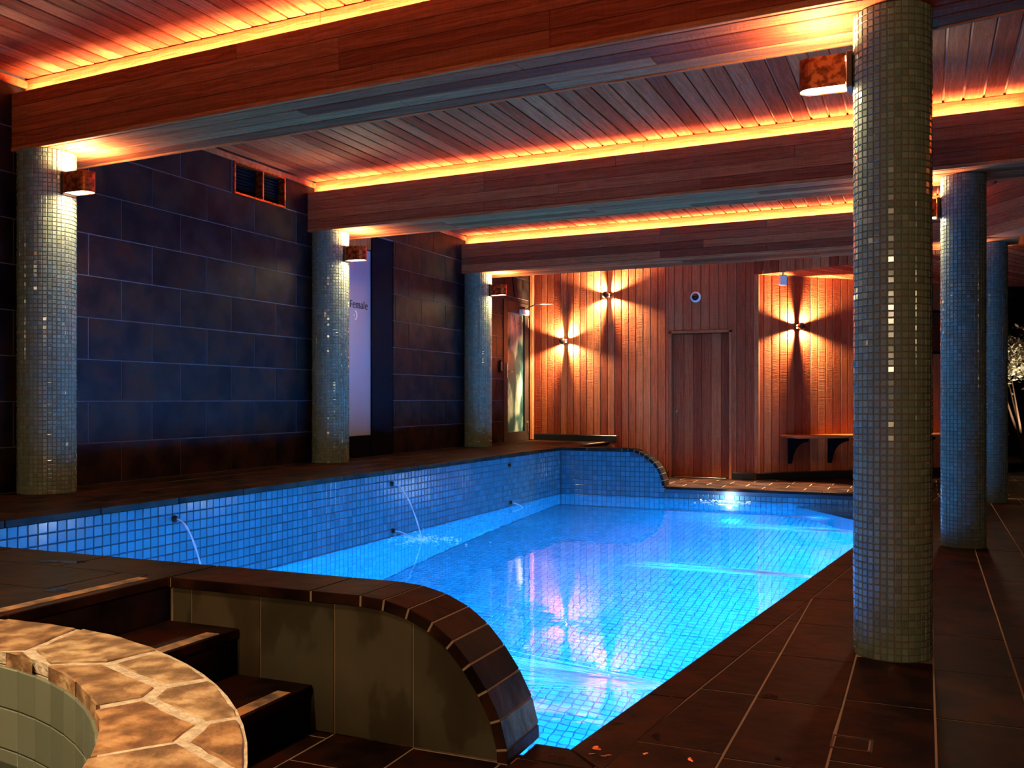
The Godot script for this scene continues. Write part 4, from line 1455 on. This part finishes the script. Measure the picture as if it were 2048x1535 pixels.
	part(dr, "frame", fr.mesh(), M.bronze)
	part(dr, "insert", bbox(Vector3(0.096, 0.012, 0.092), 0.0015), M.pave[1], at(Vector3(0, 0.002, 0)))
	# ceiling lamp above the spa, outside the picture
	var dl := thing("ceiling_downlight", "round ceiling downlight above the spa tub", "ceiling light", V(-2.0, CEIL, 0.5))
	var rn := Tris.new()
	rn.lathe([Vector2(0.0, -0.02), Vector2(0.09, -0.02), Vector2(0.09, 0.0), Vector2(0.0, 0.0)], 24)
	part(dl, "housing", rn.mesh(), M.bronze)
	var ln := Tris.new()
	ln.lathe([Vector2(0.0, -0.024), Vector2(0.07, -0.024), Vector2(0.07, -0.02)], 24)
	part(dl, "lens", ln.mesh(), M.lamp)
	spot(V(-2.0, CEIL - 0.03, 0.5), Vector3.DOWN, 46.0, 19.0, Color(1.0, 0.72, 0.4), 0.06, 0.9)
	# unseen lamp added on the near wall to warm the near column and paving
	var wl := thing("added_lantern", "added unseen glowing lantern on the near cedar wall", "wall light", V(-0.6, 1.95, -2.2))
	part(wl, "back_plate", bbox(Vector3(0.36, 0.96, 0.03), 0.004), M.bronze, at(Vector3(0, 0, -0.015)))
	part(wl, "glass", bbox(Vector3(0.3, 0.9, 0.04), 0.004), M.lantern, at(Vector3(0, 0, -0.05)))
	area(V(-0.6, 1.95, -2.12), Vector3(0, 0, -1), Vector3.RIGHT, Vector2(0.3, 0.9), 9.0, Color(1.0, 0.72, 0.4))
	for q in [[-2.45, 11.8, "near the cedar door"], [-1.35, 11.72, "in front of the bench alcove"]]:
		var fd := thing("ceiling_downlight", "round ceiling downlight behind the last beam " + q[2], "ceiling light", V(q[0], CEIL, q[1]), "downlights behind the last beam")
		part(fd, "housing", rn.mesh(), M.bronze)
		part(fd, "lens", ln.mesh(), M.lamp)
		spot(V(q[0], CEIL - 0.03, q[1]), Vector3.DOWN, 15.0, 130.0, Color(1.0, 0.8, 0.5), 0.04, 0.6)
	# lit shrub and pale rocks outside the window
	var sh := thing("garden_shrub", "floodlit pale shrub outside the dark window", "shrub", V(1.42, 0.045, 16.75))
	var st := Tris.new()
	for i in 9:
		var a := TAU * i / 9.0
		st.tube([Vector3(0, 0, 0), Vector3(cos(a) * 0.15, 0.6, sin(a) * 0.15), Vector3(cos(a) * 0.4, 1.3 + 0.1 * (i % 3), sin(a) * 0.4)], [0.03, 0.02, 0.006], 5)
	part(sh, "stem", st.mesh(), M.bark)
	var lf := Tris.new()
	for i in 1400:
		var c := Vector3(rng.randfn(0, 0.3), 1.62 + rng.randfn(0, 0.17), rng.randfn(0, 0.3))
		var u := Vector3(rng.randfn(), rng.randfn(), rng.randfn()).normalized() * 0.05
		var q := u.cross(Vector3(rng.randfn(), rng.randfn(), rng.randfn())).normalized() * 0.022
		lf.poly([c - u, c + q, c + u, c - q], Vector3.UP)
	var fol := part(sh, "foliage", lf.mesh(), M.leaf)
	fol.set_meta("kind", "stuff")
	var gr := thing("garden_spotlight", "small spotlight at the foot of the shrub outside", "spotlight", V(1.5, 0.041, 16.15))
	var gs := Tris.new()
	gs.lathe([Vector2(0, 0), Vector2(0.05, 0), Vector2(0.06, 0.12), Vector2(0, 0.12)], 12)
	part(gr, "body", gs.mesh(), M.black)
	spot(V(1.5, 0.2, 16.15), Vector3(-0.05, 1.4, -0.62), 32.0, 14.0, Color(1.0, 0.8, 0.55), 0.05)

func orb(p: Vector2, y: float, dir: Vector2, label: String) -> void:
	var o := thing("orb_light", label, "wall light", V(p.x, y, p.y), "bronze orb lights on the cedar walls")
	o.rotation.y = atan2(dir.y, dir.x)     # local +z looks away from the wall
	var t := Tris.new()
	t.lathe([Vector2(0, 0.0), Vector2(0.034, 0.0), Vector2(0.034, 0.022), Vector2(0.012, 0.026), Vector2(0.012, 0.07), Vector2(0, 0.07)], 20)
	part(o, "mount", t.mesh(), M.bronze, Transform3D(Basis(Vector3.RIGHT, PI / 2), Vector3(0, 0, 0.01)))
	var b := Tris.new()
	var pr := []
	for i in 13: pr.append(Vector2(0.05 * cos(-PI / 2 + i * PI / 12), 0.05 * sin(-PI / 2 + i * PI / 12)))
	b.lathe(pr, 24, Vector3(0, 0, 0.115))
	part(o, "orb", b.mesh(), M.bronze)
	for q in [[1, 1], [-1, 1], [1, -1], [-1, -1]]:
		var lens := Tris.new()
		lens.tube([Vector3(q[0] * 0.012, q[1] * 0.012, 0.042), Vector3(q[0] * 0.02, q[1] * 0.02, 0.042)], [0.009, 0.009], 10)
		part(o, "lens", lens.mesh(), M.lamp)
		var lp := o.transform * Vector3(q[0] * 0.03, q[1] * 0.03, 0.045)
		var ld := o.transform.basis * Vector3(q[0] * 0.62, q[1] * 0.72, -0.13)
		spot(lp, ld, 37.0, 15.0, Color(1.0, 0.86, 0.52), 0.012, 0.75)

# ---------------------------------------------------------------- spouts and moving water
func stream_path(p: Vector3, dirv: Vector3, reach: float, drop: float) -> Array:
	var o := []
	for i in 13:
		var s := i / 12.0
		o.append(p + dirv * reach * s + Vector3.DOWN * drop * s * s)
	return o

func jet_lamp(o: Node3D, dirv: Vector3, p: Vector3) -> void:
	var b := SphereMesh.new()
	b.radius = 0.026
	b.height = 0.052
	b.radial_segments = 16
	b.rings = 8
	part(o, "lens", b, M.jet_lamp, Transform3D(Basis(), p + dirv * 0.045))
	var l := OmniLight3D.new()
	l.name = numbered("jet_lamp_glow")
	l.light_energy = 0.35
	l.light_color = Color(0.6, 0.8, 1.0).linear_to_srgb()
	l.light_size = 0.026
	l.omni_range = 30.0
	l.omni_attenuation = 2.0
	l.shadow_enabled = true
	add_child(l)
	l.position = o.position + p + dirv * 0.045

func water_jets() -> void:
	var k := 0
	var lab := ["upper wall spout with a falling water stream near the terrace", "upper wall spout with a falling stream at the middle of the pool", "upper wall spout without flow near the far corner", "lower wall spout splashing at the middle of the pool", "lower wall spout with a short stream near the far corner", "spout in the far pool wall with a sparkling splash"]
	for q in [[-4.21, 0.314, 4.5], [-4.21, 0.318, 7.074], [-4.21, 0.318, 9.586], [-4.21, -0.088, 7.099], [-4.21, -0.1, 9.627], [-2.09, -0.095, 11.2]]:
		var far := k == 5
		var dirv := Vector3(0, 0, 1) if far else Vector3(1, 0, 0)
		var o := thing("water_spout", lab[k], "spout", V(q[0], q[1], q[2]), "spouts in the pool walls")
		var t := Tris.new()
		t.tube([-dirv * 0.01, dirv * 0.012, dirv * 0.03], [0.022, 0.022, 0.014], 12)
		part(o, "nozzle", t.mesh(), M.bronze)
		if far: jet_lamp(o, dirv, Vector3(0, 0.004, 0))
		if k in [0, 1, 3, 4]:
			var drop: float = q[1] - WL
			var reach: float = [0.24, 0.28, 0.0, 0.17, 0.13][k]
			var s := Tris.new()
			var path := stream_path(dirv * 0.025, dirv, reach, drop)
			var rad := []
			for i in path.size(): rad.append(0.006 + 0.002 * sin(i * 2.1))
			s.tube(path, rad, 7, false)
			part(o, "stream", s.mesh(), M.jet)
		k += 1
	# long flat jets just under the surface from the right hand side, and the splashes
	var js := [[3.9, 1.35, 0.36, "broad fan of jet water at the near end of the pool", "near the curved low wall"], [6.7, 1.5, 0.2, "flat jet of water at the middle of the pool side", "between the first two columns"], [9.1, 1.7, 0.2, "flat jet of water by the submerged corner steps", "by the submerged corner steps"]]
	for j in js:
		var z: float = j[0]
		var x0 := right_edge(z) - 0.03
		var o := thing("water_jet", j[3], "water jet", V(x0, WL, z), "jets from the pool side", "stuff")
		var s := Tris.new()
		for i in 110:
			var sp := rng.randfn(0, 0.38) * float(j[2])
			var l: float = j[1] * rng.randf_range(0.25, 1.0)
			var st := rng.randf_range(0.0, 0.45)
			var d := Vector3(-1, 0, sp).normalized()
			var p := []
			var dep := rng.randf_range(0.012, 0.09)
			for e in 4:
				var u := st + (l - st) * e / 3.0 if l > st + 0.1 else st + 0.1 * e
				p.append(d * u + Vector3(0, 0.002 + 0.012 * sin(PI * clampf(u / j[1], 0, 1)) * rng.randf() - dep, 0))
			s.tube(p, [0.0012, 0.003, 0.0025, 0.0008], 4, false)
		# lamp in the jet nozzle, looking along the jet
		spot(V(x0 - 0.01, WL - 0.06, z), Vector3(-1, 0.0, 0), 16.0, 5.0, Color(0.45, 0.65, 1.0), 0.02, 0.8)
		part(o, "strands", s.mesh(), M.bubble)
		var nz := thing("jet_nozzle", "lit steel nozzle in the pool side " + j[4], "nozzle", V(right_edge(z) - 0.0, WL + 0.045, z), "lit nozzles in the pool side")
		var nt := Tris.new()
		nt.tube([Vector3(0.01, 0, 0), Vector3(-0.01, 0, 0), Vector3(-0.02, 0, 0)], [0.03, 0.03, 0.02], 12)
		part(nz, "flange", nt.mesh(), M.steel)
		jet_lamp(nz, Vector3(-1, 0, 0), Vector3(0.004, 0, 0))
	for q in [[-3.93, 7.08, 0.3, 160, "pale splash where the middle spouts meet the water"], [-2.09, 11.0, 0.22, 200, "sparkling splash at the far wall spout"]]:
		var o := thing("water_splash", q[4], "splash", V(q[0], WL, q[1]), "splashes on the pool", "stuff")
		var dm := SphereMesh.new()
		dm.radius = 1.0; dm.height = 2.0; dm.radial_segments = 8; dm.rings = 4
		var xs := []
		var cs := PackedColorArray()
		for i in q[3]:
			var a := rng.randf() * TAU
			var r: float = absf(rng.randfn(0, 0.5)) * q[2]
			var sz := rng.randf_range(0.002, 0.007)
			xs.append(Transform3D(Basis().scaled(Vector3(sz * 2.0, sz, sz)), Vector3(cos(a) * r * 1.6, absf(rng.randfn(0, 0.012)) , sin(a) * r)))
			cs.append(Color(1, 1, 1))
		copies(o, "droplets", dm, M.jet, xs, cs)

func puddles() -> void:
	# wet patches: irregular thin films on the paving
	var th := deg_to_rad(23.5)
	var spots := [[1192, 1497, 26, 9], [1190, 1478, 18, 7], [1235, 1447, 22, 8], [1183, 1508, 14, 5], [1210, 1512, 26, 6], [1122, 1516, 14, 8], [1098, 1510, 16, 12], [1312, 1472, 24, 14], [1380, 1520, 16, 9], [1540, 1392, 26, 16], [1556, 1517, 18, 6], [1342, 1393, 8, 8], [1420, 1500, 14, 10], [1265, 1428, 16, 5], [1290, 1508, 12, 6], [130, 1124, 90, 8], [110, 1180, 60, 9], [300, 985, 40, 4], [210, 1000, 40, 3]]
	for s in spots:
		var y := DK if s[0] < 400 else 0.0
		var D: float = 1900.0 * (1.045 - y) / (s[1] - 798.0)
		var X: float = (s[0] - 1024.0) / 1900.0 * D
		var c := Vector2(X * cos(th) - D * sin(th), X * sin(th) + D * cos(th))
		var rx: float = s[2] / 1900.0 * D * 0.6
		var rz: float = s[3] / 1900.0 * D * D / (1.045 - y) * 0.5
		var p := PackedVector2Array()
		var ph := rng.randf() * TAU
		for i in 26:
			var a := TAU * i / 26.0
			var k := 0.7 + 0.28 * sin(2.0 * a + ph) + 0.2 * sin(3.0 * a + ph * 2.3) + 0.1 * sin(7.0 * a + ph)
			var q := Vector2(cos(a) * rx, sin(a) * rz) * k
			p.append(q.rotated(th))
		var where := "small wet puddle on the coping by the near pool corner"
		var grp := "puddles on the coping by the near pool corner"
		if y > 0.1:
			where = "flat dark puddle on the raised terrace" if s[1] > 1050 else "flat dark puddle on the deck before the slate wall"
			grp = "puddles on the terrace" if s[1] > 1050 else "puddles on the deck"
		elif s[0] > 1500:
			where = "larger splash puddle on a floor tile before the column" if s[1] < 1450 else "small splash puddle on a floor tile near the drain"
			grp = "puddles on the floor tiles"
		elif s[0] > 1275:
			where = "small wet puddle on the wide floor tiles beside the pool edge"
			grp = "puddles on the wide tiles beside the pool"
		var o := thing("puddle", where, "puddle", V(c.x, y, c.y), grp)
		var t := Tris.new()
		t.prism(p, Vector3(0, 0.0005, 0), Vector3.RIGHT, Vector3.FORWARD, 0.0022, 0.0012)
		part(o, "water_film", t.mesh(), M.film)
